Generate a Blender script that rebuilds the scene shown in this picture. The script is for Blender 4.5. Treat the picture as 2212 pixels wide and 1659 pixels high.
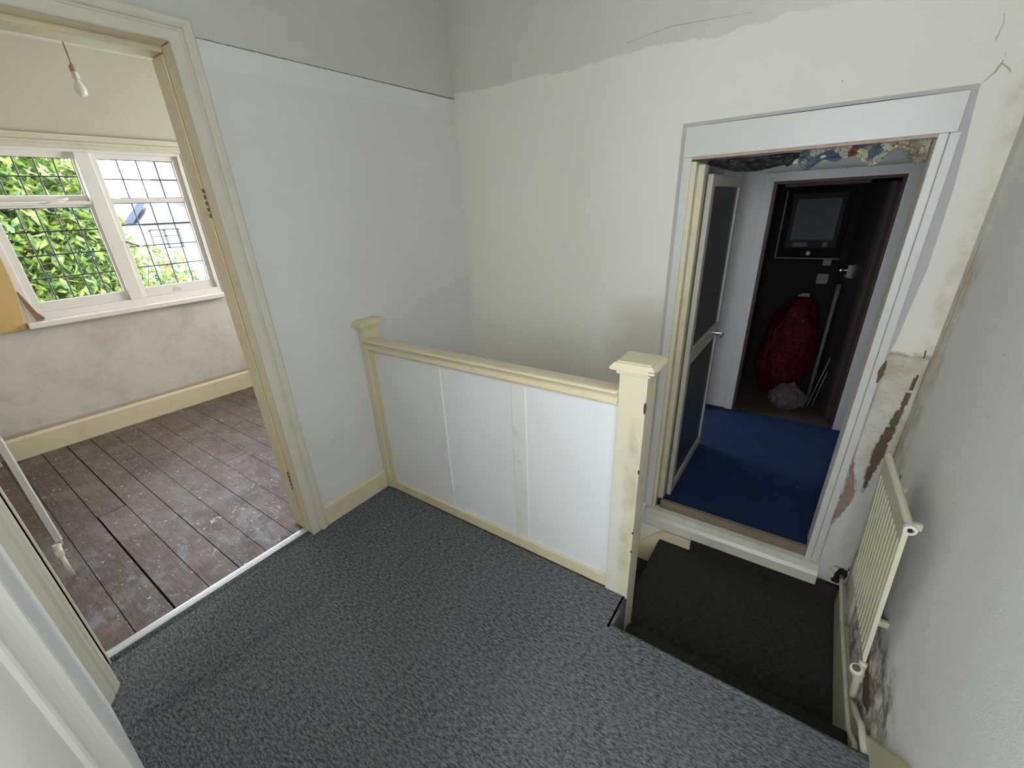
import bpy, bmesh, math, random
from mathutils import Vector, Matrix
random.seed(7)
SC = bpy.context.scene
for o in list(bpy.data.objects):
    bpy.data.objects.remove(o)
COL = SC.collection
R = math.radians

# ------------------------------------------------------------------ camera
cam_d = bpy.data.cameras.new('camera')
cam = bpy.data.objects.new('camera', cam_d)
COL.objects.link(cam)
SC.camera = cam
cam_d.sensor_fit = 'HORIZONTAL'
cam_d.sensor_width = 36.0
cam_d.lens = 925.27 / 2212 * 36
cam_d.shift_x = 11.436 / 2212
cam_d.shift_y = 32.048 / 2212
cam_d.clip_start = 0.02
cam_d.clip_end = 200
_r = Vector((0.81794335, 0.57364503, -0.04358966))
_u = Vector((-0.20262635, 0.35817375, 0.91140229))
_f = Vector((-0.53843407, 0.73664302, -0.40920143))
cam.matrix_world = Matrix(((_r.x, _u.x, -_f.x, 1.82893), (_r.y, _u.y, -_f.y, -1.28515),
                           (_r.z, _u.z, -_f.z, 1.46077), (0, 0, 0, 1)))

# ------------------------------------------------------------------ world (overcast sky), daylight, exposure
SC.view_settings.view_transform = 'Standard'
SC.view_settings.look = 'None'
SC.view_settings.gamma = 1.0
SC.view_settings.use_curve_mapping = False
SC.view_settings.exposure = 1.28
W = bpy.data.worlds.new('sky')
SC.world = W
W.use_nodes = True
W.node_tree.nodes['Background'].inputs[0].default_value = (0.90, 0.94, 1.0, 1)
W.node_tree.nodes['Background'].inputs[1].default_value = 7.0


def area(name, loc, direction, w, h, power, color, portal=False):
    d = bpy.data.lights.new(name, 'AREA')
    d.shape = 'RECTANGLE'
    d.size = w
    d.size_y = h
    d.energy = power
    d.color = color
    o = bpy.data.objects.new(name, d)
    COL.objects.link(o)
    o.location = loc
    o.rotation_euler = Vector(direction).to_track_quat('-Z', 'Z').to_euler()
    if portal:
        d.cycles.is_portal = True
    return o


# sky portals in the windows (they only guide the sky's own light)
area('sky_portal_passage', (1.855, -2.16, 1.42), (0, 1, 0), 0.68, 1.45, 1, (1, 1, 1), portal=True)
area('sky_portal_landing', (2.34, -0.95, 1.55), (-1, 0, 0), 0.46, 0.8, 1, (1, 1, 1), portal=True)
area('sky_portal_bedroom_side', (-1.3, 1.98, 1.45), (0, -1, 0), 1.16, 1.05, 1, (1, 1, 1), portal=True)
# fill lamp added at an unseen far-wall window to brighten the bedroom
area('fill_lamp_bedroom_side', (-1.3, 1.96, 1.45), (0, -1, 0), 1.2, 1.1, 17, (1.0, 0.96, 0.90))
# daylight through the small side window that serves the store room
area('daylight_side_window', (0.16, 2.04, 1.0), (1, 0, 0), 0.5, 0.9, 17.0, (0.90, 0.93, 1.0))
area('sky_portal_bedroom', (-2.62, -0.2, 1.42), (1, 0.0, 0), 1.5, 1.1, 1, (1, 1, 1), portal=True)


# ------------------------------------------------------------------ node helpers
class NT:
    def __init__(s, name):
        s.m = bpy.data.materials.new(name)
        s.m.use_nodes = True
        s.t = s.m.node_tree
        s.b = s.t.nodes['Principled BSDF']
        s.out = s.t.nodes['Material Output']
        g = s.t.nodes.new('ShaderNodeNewGeometry')
        s.pos = g.outputs['Position']
        sx = s.t.nodes.new('ShaderNodeSeparateXYZ')
        s.t.links.new(s.pos, sx.inputs[0])
        s.x, s.y, s.z = sx.outputs

    def lk(s, a, b):
        if isinstance(a, (int, float)):
            b.default_value = a
        elif isinstance(a, tuple):
            b.default_value = (*a, 1) if len(a) == 3 and b.type == 'RGBA' else a
        else:
            s.t.links.new(a, b)

    def math(s, op, a, b=0.0, c=None):
        n = s.t.nodes.new('ShaderNodeMath')
        n.operation = op
        s.lk(a, n.inputs[0])
        s.lk(b, n.inputs[1])
        if c is not None:
            s.lk(c, n.inputs[2])
        return n.outputs[0]

    def ss(s, v, lo, hi):
        n = s.t.nodes.new('ShaderNodeMapRange')
        n.interpolation_type = 'SMOOTHSTEP'
        s.lk(v, n.inputs[0])
        n.inputs[1].default_value = lo
        n.inputs[2].default_value = hi
        n.inputs[3].default_value = 0
        n.inputs[4].default_value = 1
        return n.outputs[0]

    def mul(s, *a):
        r = a[0]
        for q in a[1:]:
            r = s.math('MULTIPLY', r, q)
        return r

    def vec(s, sx=1, sy=1, sz=1, off=(0, 0, 0)):
        n = s.t.nodes.new('ShaderNodeMapping')
        s.t.links.new(s.pos, n.inputs[0])
        n.inputs['Scale'].default_value = (sx, sy, sz)
        n.inputs['Location'].default_value = off
        return n.outputs[0]

    def noise(s, scale, detail=3, rough=0.5, vec=None, dist=0.0, col=False):
        n = s.t.nodes.new('ShaderNodeTexNoise')
        s.t.links.new(vec if vec is not None else s.pos, n.inputs['Vector'])
        n.inputs['Scale'].default_value = scale
        n.inputs['Detail'].default_value = detail
        n.inputs['Roughness'].default_value = rough
        n.inputs['Distortion'].default_value = dist
        return n.outputs[1 if col else 0]

    def voro(s, scale, vec=None, feature='F1', rnd=1.0):
        n = s.t.nodes.new('ShaderNodeTexVoronoi')
        n.feature = feature
        s.t.links.new(vec if vec is not None else s.pos, n.inputs['Vector'])
        n.inputs['Scale'].default_value = scale
        n.inputs['Randomness'].default_value = rnd
        return n.outputs

    def mix(s, f, a, b):
        n = s.t.nodes.new('ShaderNodeMix')
        n.data_type = 'RGBA'
        s.lk(f, n.inputs[0])
        s.lk(a, n.inputs[6])
        s.lk(b, n.inputs[7])
        return n.outputs[2]

    def box(s, x=None, y=None, z=None, soft=0.05, wob=0.0, wscale=6):
        """soft mask that is 1 inside the given ranges"""
        r = None
        nz = s.math('MULTIPLY', s.math('SUBTRACT', s.noise(wscale, 4, 0.6), 0.5), wob) if wob else None
        for ax, rg in ((s.x, x), (s.y, y), (s.z, z)):
            if rg is None:
                continue
            v = s.math('ADD', ax, nz) if nz is not None else ax
            lo, hi = rg
            for q in ([s.ss(v, lo - soft, lo + soft)] if lo is not None else []) + \
                     ([s.math('SUBTRACT', 1.0, s.ss(v, hi - soft, hi + soft))] if hi is not None else []):
                r = q if r is None else s.mul(r, q)
        return r

    def bump(s, h, strength=0.3, dist=0.002):
        n = s.t.nodes.new('ShaderNodeBump')
        n.inputs['Strength'].default_value = strength
        n.inputs['Distance'].default_value = dist
        s.lk(h, n.inputs['Height'])
        s.t.links.new(n.outputs[0], s.b.inputs['Normal'])

    def col(s, c):
        s.lk(c, s.b.inputs['Base Color'])

    def set(s, rough=0.6, metal=0.0, spec=0.5):
        s.lk(rough, s.b.inputs['Roughness'])
        s.b.inputs['Metallic'].default_value = metal
        s.b.inputs['Specular IOR Level'].default_value = spec


def simple(name, c, rough=0.5, metal=0.0, var=0.06, scale=8, bump=0.0, bscale=60, spec=0.4):
    n = NT(name)
    f = n.noise(scale, 4, 0.6)
    n.col(n.mix(f, tuple(q * (1 - var) for q in c), tuple(min(1, q * (1 + var)) for q in c)))
    n.set(rough, metal, spec)
    if bump:
        n.bump(n.noise(bscale, 3), bump, 0.002)
    return n.m


def gloss_cream(name, c, dirt=0.25, rough=0.35, chips=False, dirtcol=(0.36, 0.29, 0.17)):
    """old cream gloss paint with grime and a few chips"""
    n = NT(name)
    base = n.mix(n.noise(5, 4, 0.6), tuple(q * 0.95 for q in c), tuple(min(1, q * 1.04) for q in c))
    d = n.mul(n.ss(n.noise(9, 6, 0.65), 0.52, 0.80), dirt * 1.6)
    base = n.mix(d, base, dirtcol)
    sp = n.ss(n.voro(26)[0], 0.02, 0.055)
    sel = n.ss(n.noise(11, 2), 0.60, 0.64)
    chip = n.mul(n.math('SUBTRACT', 1.0, sp), sel)
    base = n.mix(n.mul(chip, 0.8 if chips else 0.25), base, (0.08, 0.06, 0.045))
    n.col(base)
    n.set(rough, 0, 0.45)
    n.bump(n.noise(35, 4, 0.6), 0.18, 0.003)
    return n.m


def wallmat(name, c, extra=None, bump=0.55):
    """emulsion over textured paper; extra(n, colour) adds stains"""
    n = NT(name)
    base = n.mix(n.noise(1.7, 4, 0.55), tuple(q * 0.95 for q in c), tuple(min(1, q * 1.04) for q in c))
    base = n.mix(n.mul(n.ss(n.noise(3.3, 5, 0.6), 0.56, 0.82), 0.20), base, tuple(q * 0.80 for q in c))
    fleck = n.mul(n.math('SUBTRACT', 1.0, n.ss(n.voro(9)[0], 0.012, 0.03)), n.ss(n.noise(4, 2), 0.58, 0.62))
    base = n.mix(n.mul(fleck, 0.7), base, (0.10, 0.08, 0.06))
    if extra:
        base = extra(n, base)
    n.col(base)
    n.set(0.75, 0, 0.25)
    h = n.math('ADD', n.noise(300, 3, 0.7), n.mul(n.noise(28, 4, 0.6), 1.4))
    n.bump(h, bump, 0.0022)
    return n.m


# ---- wall paints
def ex_left(n, b):
    up = n.ss(n.z, 2.004, 2.010)
    b = n.mix(n.mul(up, 0.9), b, (0.53, 0.525, 0.455))
    band = n.mul(n.ss(n.z, 1.93, 1.94), n.math('SUBTRACT', 1.0, up))
    b = n.mix(n.mul(band, 0.25), b, (0.74, 0.76, 0.74))
    return b


M_wall_left = wallmat('paint_white_cool', (0.655, 0.645, 0.605), ex_left)


def ex_back(n, b):
    v = n.math('ADD', n.z, n.mul(n.math('SUBTRACT', n.noise(5, 6, 0.6), 0.5), 0.085))
    up = n.mul(n.ss(v, 2.024, 2.030), n.math('SUBTRACT', 1.0, n.ss(n.x, 1.35, 1.95)))
    b = n.mix(n.mul(up, 0.95), b, (0.57, 0.555, 0.47))
    s1 = n.box(x=(1.0, 1.30), z=(0.55, 0.98), soft=0.10, wob=0.22, wscale=5)
    b = n.mix(n.mul(s1, 0.40), b, (0.34, 0.28, 0.20))
    s3 = n.box(x=(0.0, 1.28), z=(None, 0.65), soft=0.22, wob=0.1)
    b = n.mix(n.mul(s3, 0.30), b, (0.42, 0.37, 0.29))
    # cracked, damp plaster to the right of the doorway
    s2 = n.box(x=(2.07, 2.3), z=(-0.45, 0.875), soft=0.010, wob=0.03, wscale=14)
    pl = n.mix(n.ss(n.noise(16, 6, 0.7), 0.35, 0.70), (0.60, 0.57, 0.50), (0.46, 0.385, 0.27))
    pl = n.mix(n.mul(n.ss(n.noise(46, 5, 0.7), 0.52, 0.66), 0.55), pl, (0.27, 0.20, 0.13))
    b = n.mix(n.mul(s2, 0.85), b, pl)
    ln = n.mul(n.box(x=(2.06, 2.3), z=(0.862, 0.882), soft=0.006, wob=0.02, wscale=20), n.ss(n.noise(30, 4), 0.35, 0.55))
    b = n.mix(n.mul(ln, 0.8), b, (0.33, 0.24, 0.14))
    s4 = n.box(x=(2.195, 2.3), z=(0.3, 1.75), soft=0.02, wob=0.07, wscale=7)
    b = n.mix(n.mul(s4, n.ss(n.noise(13, 5, 0.7), 0.35, 0.7), 0.45), b, (0.50, 0.41, 0.27))
    return b


M_wall_back = wallmat('paint_white_warm', (0.715, 0.675, 0.585), ex_back)


def ex_right(n, b):
    s = n.box(y=(0.70, 1.2), z=(-0.5, 1.25), soft=0.05, wob=0.20, wscale=6)
    b = n.mix(n.mul(s, n.ss(n.noise(14, 6, 0.7), 0.32, 0.66), 0.75), b, (0.47, 0.38, 0.25))
    s = n.box(y=(0.80, 1.2), z=(-0.5, 1.70), soft=0.03, wob=0.10, wscale=6)
    b = n.mix(n.mul(s, 0.4), b, (0.50, 0.40, 0.26))
    s = n.box(y=(-0.15, 0.60), z=(-0.5, 0.16), soft=0.05, wob=0.22, wscale=7)
    b = n.mix(n.mul(s, n.ss(n.noise(18, 6, 0.7), 0.38, 0.6), 0.85), b, (0.16, 0.10, 0.08))
    return b


M_wall_right = wallmat('paint_white_grey', (0.80, 0.79, 0.75), ex_right)
M_wall_near = wallmat('paint_white_near', (0.84, 0.86, 0.86))
M_ceil = wallmat('ceiling_white', (0.65, 0.65, 0.60))


def ex_bed(n, b):
    lo = n.math('SUBTRACT', 1.0, n.ss(n.z, 0.84, 0.88))
    low = n.mix(n.ss(n.noise(5, 6, 0.7), 0.4, 0.75), (0.60, 0.55, 0.48), (0.49, 0.43, 0.36))
    b = n.mix(lo, b, low)
    st = n.box(z=(None, 0.185), soft=0.010, wob=0.02, wscale=10)
    b = n.mix(n.mul(st, 0.6), b, (0.34, 0.24, 0.15))
    return b


M_bed_wall = wallmat('bedroom_cream_paint', (0.52, 0.49, 0.405), ex_bed)
M_bed_side = wallmat('bedroom_side_paint', (0.55, 0.49, 0.40))
M_store_wall = wallmat('store_white_paint', (0.52, 0.52, 0.505))
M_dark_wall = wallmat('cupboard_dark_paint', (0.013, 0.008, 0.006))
M_strip = simple('old_paint_border', (0.42, 0.40, 0.385), 0.7, var=0.10, scale=25)
M_cream = gloss_cream('cream_gloss_paint', (0.67, 0.575, 0.385))
M_creamw = gloss_cream('pale_cream_gloss_paint', (0.60, 0.56, 0.44), 0.2)
M_creamchip = gloss_cream('chipped_cream_paint', (0.63, 0.555, 0.385), 0.55, chips=True)
def ex_newel():
    n = NT('grimy_newel_paint')
    c = (0.63, 0.565, 0.405)
    base = n.mix(n.noise(5, 4, 0.6), tuple(q * 0.95 for q in c), tuple(min(1, q * 1.04) for q in c))
    wht = n.math('SUBTRACT', 1.0, n.ss(n.z, 0.35, 0.80))
    base = n.mix(n.mul(wht, n.math('SUBTRACT', 1.0, n.ss(n.x, 1.40, 1.44)), 0.6), base, (0.66, 0.64, 0.56))
    gr = n.box(x=(1.408, 1.450), z=(0.12, 0.80), soft=0.014, wob=0.05, wscale=9)
    base = n.mix(n.mul(gr, n.ss(n.noise(12, 6, 0.7), 0.34, 0.66), 0.6), base, (0.36, 0.29, 0.17))
    n.col(base)
    n.set(0.38, 0, 0.45)
    n.bump(n.noise(35, 4, 0.6), 0.18, 0.003)
    return n.m


M_newel = ex_newel()
M_wwhite = gloss_cream('white_window_gloss', (0.74, 0.70, 0.64), 0.08)
M_wtrim = gloss_cream('white_trim_paint', (0.56, 0.55, 0.505), 0.12)
M_wood_raw = simple('bare_brown_wood', (0.25, 0.13, 0.07), 0.7, var=0.3, scale=18, bump=0.4)
M_dark_wood = simple('dark_stained_wood', (0.055, 0.025, 0.015), 0.5, var=0.3, scale=12)
M_black = simple('black_void_shadow', (0.012, 0.010, 0.010), 0.8)
M_metal = simple('brushed_aluminium', (0.62, 0.64, 0.67), 0.38, 0.9, scale=60)
M_chrome = simple('worn_chrome', (0.65, 0.65, 0.63), 0.22, 1.0)
M_rad = gloss_cream('radiator_cream_enamel', (0.64, 0.58, 0.42), 0.15)
M_pipe = gloss_cream('painted_pipe', (0.58, 0.52, 0.38), 0.5, dirtcol=(0.20, 0.12, 0.07))
M_valve = gloss_cream('valve_cream_paint', (0.66, 0.63, 0.52), 0.3)
M_lead = simple('window_lead', (0.045, 0.055, 0.075), 0.5, 0.3)
M_board = simple('mustard_board_paint', (0.56, 0.40, 0.16), 0.7, var=0.10, scale=5, bump=0.2)


def glassmat(name, tint=(1, 1, 1), refl=0.06, frost=0.0):
    m = bpy.data.materials.new(name)
    m.use_nodes = True
    t = m.node_tree
    t.nodes.remove(t.nodes['Principled BSDF'])
    tr = t.nodes.new('ShaderNodeBsdfTransparent')
    tr.inputs[0].default_value = (*tint, 1)
    gl = t.nodes.new('ShaderNodeBsdfGlossy')
    gl.inputs['Roughness'].default_value = 0.03 + frost
    mx = t.nodes.new('ShaderNodeMixShader')
    fr = t.nodes.new('ShaderNodeLayerWeight')
    fr.inputs[0].default_value = 0.25
    ml = t.nodes.new('ShaderNodeMath')
    ml.operation = 'MULTIPLY_ADD'
    t.links.new(fr.outputs['Fresnel'], ml.inputs[0])
    ml.inputs[1].default_value = 0.5
    ml.inputs[2].default_value = refl
    t.links.new(ml.outputs[0], mx.inputs[0])
    t.links.new(tr.outputs[0], mx.inputs[1])
    t.links.new(gl.outputs[0], mx.inputs[2])
    t.links.new(mx.outputs[0], t.nodes['Material Output'].inputs[0])
    return m


M_glass = glassmat('window_glass', (0.97, 0.99, 1.0), 0.02)
M_bulb = glassmat('bulb_glass', (0.80, 0.80, 0.80), 0.30)
M_dglass = simple('dark_obscured_glass', (0.050, 0.056, 0.060), 0.35, var=0.15, scale=5, bump=0.25, bscale=90, spec=0.5)
M_dpanel = simple('dark_grey_door_panel', (0.035, 0.042, 0.052), 0.35, var=0.15, scale=6)


def carpetmat(name, dark, light, rough=0.95):
    n = NT(name)
    v = n.vec(0.34, 1.0, 1.0)
    f1 = n.noise(150, 3, 0.6, v)
    f2 = n.noise(330, 2, 0.6, v)
    f = n.math('ADD', n.mul(f1, 0.62), n.mul(f2, 0.38))
    c = n.mix(n.ss(f, 0.36, 0.66), dark, light)
    c = n.mix(n.mul(n.ss(n.noise(3, 4), 0.35, 0.75), 0.22), c, tuple(q * 0.7 for q in light))
    lint = n.mul(n.math('SUBTRACT', 1.0, n.ss(n.voro(14)[0], 0.012, 0.03)), n.ss(n.noise(6, 2), 0.58, 0.60))
    c = n.mix(n.mul(lint, 0.4), c, (0.32, 0.31, 0.28))
    n.col(c)
    n.set(rough, 0, 0.12)
    n.bump(f, 0.55, 0.003)
    return n.m


M_carpet = carpetmat('grey_loop_carpet', (0.036, 0.040, 0.043), (0.200, 0.212, 0.222))
M_carpet_dk = carpetmat('black_stair_carpet', (0.022, 0.021, 0.017), (0.050, 0.047, 0.038))


def bluemat():
    n = NT('blue_painted_floor')
    c = n.mix(n.noise(6, 5, 0.6), (0.006, 0.018, 0.050), (0.012, 0.034, 0.092))
    fl = n.mul(n.math('SUBTRACT', 1.0, n.ss(n.voro(22, n.vec(0.35, 1, 1))[0], 0.03, 0.07)), n.ss(n.noise(9, 3), 0.58, 0.62))
    c = n.mix(n.mul(fl, 0.7), c, (0.55, 0.56, 0.56))
    n.col(c)
    n.set(0.85, 0, 0.2)
    n.bump(n.noise(300, 2), 0.6, 0.003)
    return n.m


M_blue = bluemat()


def boardsmat():
    n = NT('old_floorboards')
    v = n.vec(1.2, 14, 1)
    g = n.noise(6, 6, 0.6, v, 1.2)
    # each board its own tone
    row = n.math('FLOOR', n.math('DIVIDE', n.math('ADD', n.y, 1.345), 0.1305))
    wn = n.t.nodes.new('ShaderNodeTexWhiteNoise')
    wn.noise_dimensions = '1D'
    n.lk(row, wn.inputs['W'])
    c = n.mix(n.ss(g, 0.30, 0.68), (0.030, 0.017, 0.013), (0.115, 0.066, 0.049))
    c = n.mix(n.mul(wn.outputs[0], 0.45), c, (0.115, 0.066, 0.047))
    c = n.mix(n.mul(n.ss(n.noise(3.2, 7, 0.7, None, 0.8), 0.44, 0.66), 0.50), c, (0.205, 0.155, 0.125))
    c = n.mix(n.mul(n.ss(n.noise(4.3, 6, 0.7, n.vec(1, 1, 1, (3, 5, 0)), 0.8), 0.50, 0.70), 0.70), c, (0.040, 0.028, 0.023))
    c = n.mix(n.mul(n.ss(n.noise(5.5, 5, 0.7, n.vec(1, 1, 1, (9, 2, 0)), 0.8), 0.55, 0.72), 0.55), c, (0.185, 0.085, 0.045))
    grain = n.ss(n.noise(5, 4, 0.6, n.vec(2.2, 45, 1), 2.0), 0.46, 0.52)
    c = n.mix(n.mul(grain, 0.18), c, (0.30, 0.28, 0.30))
    sheen = n.mul(n.ss(n.x, -1.5, -0.5), n.ss(n.noise(3.7, 6, 0.7, n.vec(1.0, 2.2, 1, (1, 7, 0)), 1.0), 0.48, 0.66))  # bluish window sheen painted into the colour, stronger towards the threshold
    c = n.mix(n.mul(sheen, 0.60), c, (0.25, 0.27, 0.33))
    # paint drips
    d1 = n.mul(n.math('SUBTRACT', 1.0, n.ss(n.voro(21)[0], 0.10, 0.17)), n.ss(n.noise(11, 3), 0.53, 0.55))
    d2 = n.mul(n.math('SUBTRACT', 1.0, n.ss(n.voro(52)[0], 0.14, 0.22)), n.ss(n.noise(17, 3), 0.535, 0.56))
    d3 = n.mul(n.ss(n.noise(13, 6, 0.75, None, 1.5), 0.61, 0.64), n.math('ADD', 0.35, n.box(x=(-0.8, 0), y=(-1.0, -0.4), soft=0.25)))
    c = n.mix(n.mul(d1, 0.75), c, (0.62, 0.61, 0.58))
    c = n.mix(n.mul(d2, 0.75), c, (0.60, 0.58, 0.53))
    c = n.mix(n.mul(d3, 0.6), c, (0.50, 0.52, 0.53))
    nail = n.math('SUBTRACT', 1.0, n.ss(n.voro(11, n.vec(1, 1.2, 1, (2, 1, 0)))[0], 0.018, 0.035))
    c = n.mix(nail, c, (0.02, 0.015, 0.012))
    n.col(c)
    n.set(n.math('ADD', 0.26, n.mul(n.noise(9, 4), 0.40)), 0, 0.42)
    n.bump(n.math('ADD', n.mul(grain, 0.6), g), 0.25, 0.003)
    return n.m


M_boards = boardsmat()


# ------------------------------------------------------------------ mesh helpers
def BM():
    return bmesh.new()


def quad(bm, pts):
    return bm.faces.new([bm.verts.new(p) for p in pts])


def box(bm, x0, x1, y0, y1, z0, z1):
    x0, x1 = sorted((x0, x1)); y0, y1 = sorted((y0, y1)); z0, z1 = sorted((z0, z1))
    v = [bm.verts.new((x, y, z)) for x in (x0, x1) for y in (y0, y1) for z in (z0, z1)]
    for f in ((0, 1, 3, 2), (4, 6, 7, 5), (0, 4, 5, 1), (2, 3, 7, 6), (0, 2, 6, 4), (1, 5, 7, 3)):
        bm.faces.new([v[i] for i in f])


def prism(bm, poly, axis, a, b):
    """extrude a 2D polygon along an axis. axis x: (y,z); y: (x,z); z: (x,y)"""
    def P(p, t):
        return {'x': (t, p[0], p[1]), 'y': (p[0], t, p[1]), 'z': (p[0], p[1], t)}[axis]
    va = [bm.verts.new(P(p, a)) for p in poly]
    vb = [bm.verts.new(P(p, b)) for p in poly]
    n = len(poly)
    bm.faces.new(va)
    bm.faces.new(vb[::-1])
    for i in range(n):
        bm.faces.new((va[i], vb[i], vb[(i + 1) % n], va[(i + 1) % n]))


def tube(bm, pts, r, seg=12, cap=True):
    pts = [Vector(p) for p in pts]
    rings = []
    up0 = None
    for i, p in enumerate(pts):
        rr = r[i] if isinstance(r, (list, tuple)) else r
        d = (pts[min(i + 1, len(pts) - 1)] - pts[max(i - 1, 0)]).normalized()
        a = Vector((0, 0, 1)) if abs(d.z) < 0.9 else Vector((1, 0, 0))
        if up0 is None:
            up0 = d.cross(a).normalized()
        s = (up0 - d * up0.dot(d)).normalized()
        up0 = s
        t = d.cross(s)
        rings.append([bm.verts.new(p + (s * math.cos(2 * math.pi * k / seg) + t * math.sin(2 * math.pi * k / seg)) * rr)
                      for k in range(seg)])
    for a, b in zip(rings, rings[1:]):
        for k in range(seg):
            bm.faces.new((a[k], a[(k + 1) % seg], b[(k + 1) % seg], b[k]))
    if cap:
        bm.faces.new(rings[0][::-1])
        bm.faces.new(rings[-1])


def lathe(bm, prof, c=(0, 0, 0), axis=(0, 0, 1), seg=24):
    """prof: (radius, height along the axis)"""
    ax = Vector(axis).normalized()
    q = ax.to_track_quat('Z', 'Y')
    rings = []
    for rr, h in prof:
        rings.append([bm.verts.new(Vector(c) + q @ Vector((rr * math.cos(2 * math.pi * k / seg),
                                                          rr * math.sin(2 * math.pi * k / seg), h))) for k in range(seg)])
    for a, b in zip(rings, rings[1:]):
        for k in range(seg):
            bm.faces.new((a[k], a[(k + 1) % seg], b[(k + 1) % seg], b[k]))
    bm.faces.new(rings[0][::-1])
    bm.faces.new(rings[-1])


def obj(name, bm, mat, parent=None, bevel=0.0, smooth=False, seg=2, sub=0):
    bmesh.ops.recalc_face_normals(bm, faces=bm.faces)
    me = bpy.data.meshes.new(name)
    bm.to_mesh(me)
    bm.free()
    me.materials.append(mat)
    o = bpy.data.objects.new(name, me)
    COL.objects.link(o)
    if smooth:
        for p in me.polygons:
            p.use_smooth = True
    if bevel:
        b = o.modifiers.new('bevel', 'BEVEL')
        b.width = bevel
        b.segments = seg
        b.limit_method = 'ANGLE'
        b.angle_limit = R(35)
    if sub:
        b = o.modifiers.new('sub', 'SUBSURF')
        b.levels = b.render_levels = sub
    if parent is not None:
        o.parent = parent
        o.matrix_parent_inverse = world(parent).inverted()
    return o


def world(o):
    m = o.matrix_basis.copy()
    while o.parent:
        m = o.parent.matrix_basis @ o.matrix_parent_inverse @ m
        o = o.parent
    return m


def tag(o, label, cat, group=None):
    o['label'] = label
    o['category'] = cat
    if group:
        o['group'] = group
    return o


def thing(name, label, cat, loc, group=None):
    o = bpy.data.objects.new(name, None)
    COL.objects.link(o)
    o.location = loc
    o.empty_display_size = 0.1
    return tag(o, label, cat, group)


def struct(name, bm, mat, parent=None, **k):
    o = obj(name, bm, mat, parent, **k)
    if parent is None:
        o['kind'] = 'structure'
    return o


def sthing(name, loc=(0, 0, 0), rz=0.0):
    o = bpy.data.objects.new(name, None)
    COL.objects.link(o)
    o.location = loc
    o.rotation_euler = (0, 0, rz)
    o['kind'] = 'structure'
    return o


XC, YB, YD = 2.2355, 0.868, -1.357
SLP = 0.038                      # the window wall is not quite parallel to the landing wall

# ================================================================== SHELL
# left wall of the landing (bedroom doorway in it)
b = BM()
box(b, -0.14, 0, -0.486, 3.0, -0.02, 2.6)
box(b, -0.14, 0, -1.31, -0.486, 1.994, 2.6)
box(b, -0.14, 0, -1.5, -1.31, -0.02, 2.6)
box(b, -0.14, 0, -0.02, 3.0, -2.4, -0.02)
struct('wall_left', b, M_wall_left)
# back wall (store room doorway)
b = BM()
box(b, 0, 1.262, YB, YB + 0.13, -2.4, 2.6)
box(b, 2.0536, XC + 0.1, YB, YB + 0.13, -2.4, 2.6)
box(b, 1.262, 2.0536, YB, YB + 0.13, 1.616, 2.6)
box(b, 1.262, 2.0536, YB, YB + 0.13, -2.4, -0.205)
wall_back = struct('wall_back', b, M_wall_back)
# right wall
b = BM()
box(b, XC, XC + 0.12, -2.2, -1.18, -2.4, 2.6)
box(b, XC, XC + 0.12, -0.72, YB, -2.4, 2.6)
box(b, XC, XC + 0.12, -1.18, -0.72, -2.4, 1.15)
box(b, XC, XC + 0.12, -1.18, -0.72, 1.95, 2.6)
wall_right = struct('wall_right', b, M_wall_right)
# near wall beside the bedroom door, and the passage behind the camera
b = BM()
box(b, 0, 1.46, YD - 0.12, YD, 0, 2.6)
box(b, 1.34, 1.46, -2.2, YD - 0.12, 0, 2.6)
struct('wall_near', b, M_wall_near)
b = BM()
box(b, 1.46, 1.50, -2.22, -2.1, 0, 2.6)
box(b, 2.21, XC, -2.22, -2.1, 0, 2.6)
box(b, 1.50, 2.21, -2.22, -2.1, 0, 0.68)
box(b, 1.50, 2.21, -2.22, -2.1, 2.17, 2.6)
struct('wall_passage_end', b, M_wall_near)
b = BM()
box(b, -0.14, XC + 0.12, -2.22, 1.0, 2.6, 2.7)
struct('ceiling', b, M_ceil)
w5 = sthing('added_window_5', (XC + 0.04, -0.95, 0.98))  # unseen window, added to throw light onto the left wall
b = BM()
for y0, y1, z0, z1 in ((-1.18, -1.16, 1.15, 1.95), (-0.74, -0.72, 1.15, 1.95), (-1.16, -0.74, 1.15, 1.17), (-1.16, -0.74, 1.93, 1.95)):
    box(b, XC + 0.02, XC + 0.055, y0, y1, z0, z1)
obj('window_frame', b, M_wwhite, w5)
b = BM()
box(b, XC + 0.035, XC + 0.039, -1.16, -0.74, 1.17, 1.93)
obj('glass', b, M_glass, w5)
# window at the end of the passage
w2 = sthing('window_2', (1.765, -2.1, 0.68))
b = BM()
for x0, x1, z0, z1 in ((1.50, 1.53, 0.68, 2.17), (2.18, 2.21, 0.68, 2.17), (1.53, 2.18, 0.68, 0.72), (1.53, 2.18, 2.13, 2.17), (1.84, 1.87, 0.72, 2.13)):
    box(b, x0, x1, -2.15, -2.1, z0, z1)
obj('window_frame', b, M_wwhite, w2, bevel=0.004)
b = BM()
box(b, 1.53, 2.18, -2.132, -2.128, 0.72, 2.13)
obj('glass', b, M_glass, w2)

# landing floor: carpet sheet with a low ruck, rounded nosing over the first step
b = BM()


def ruck(x, y):
    t = (y + 1.30) / 0.66
    xc = 0.325 + 0.055 * t
    if t < -0.15 or t > 1.15:
        return 0
    e = min(1, max(0, min(t + 0.15, 1.15 - t) / 0.25))
    return 0.014 * e * math.exp(-((x - xc) / 0.009) ** 2)


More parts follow.
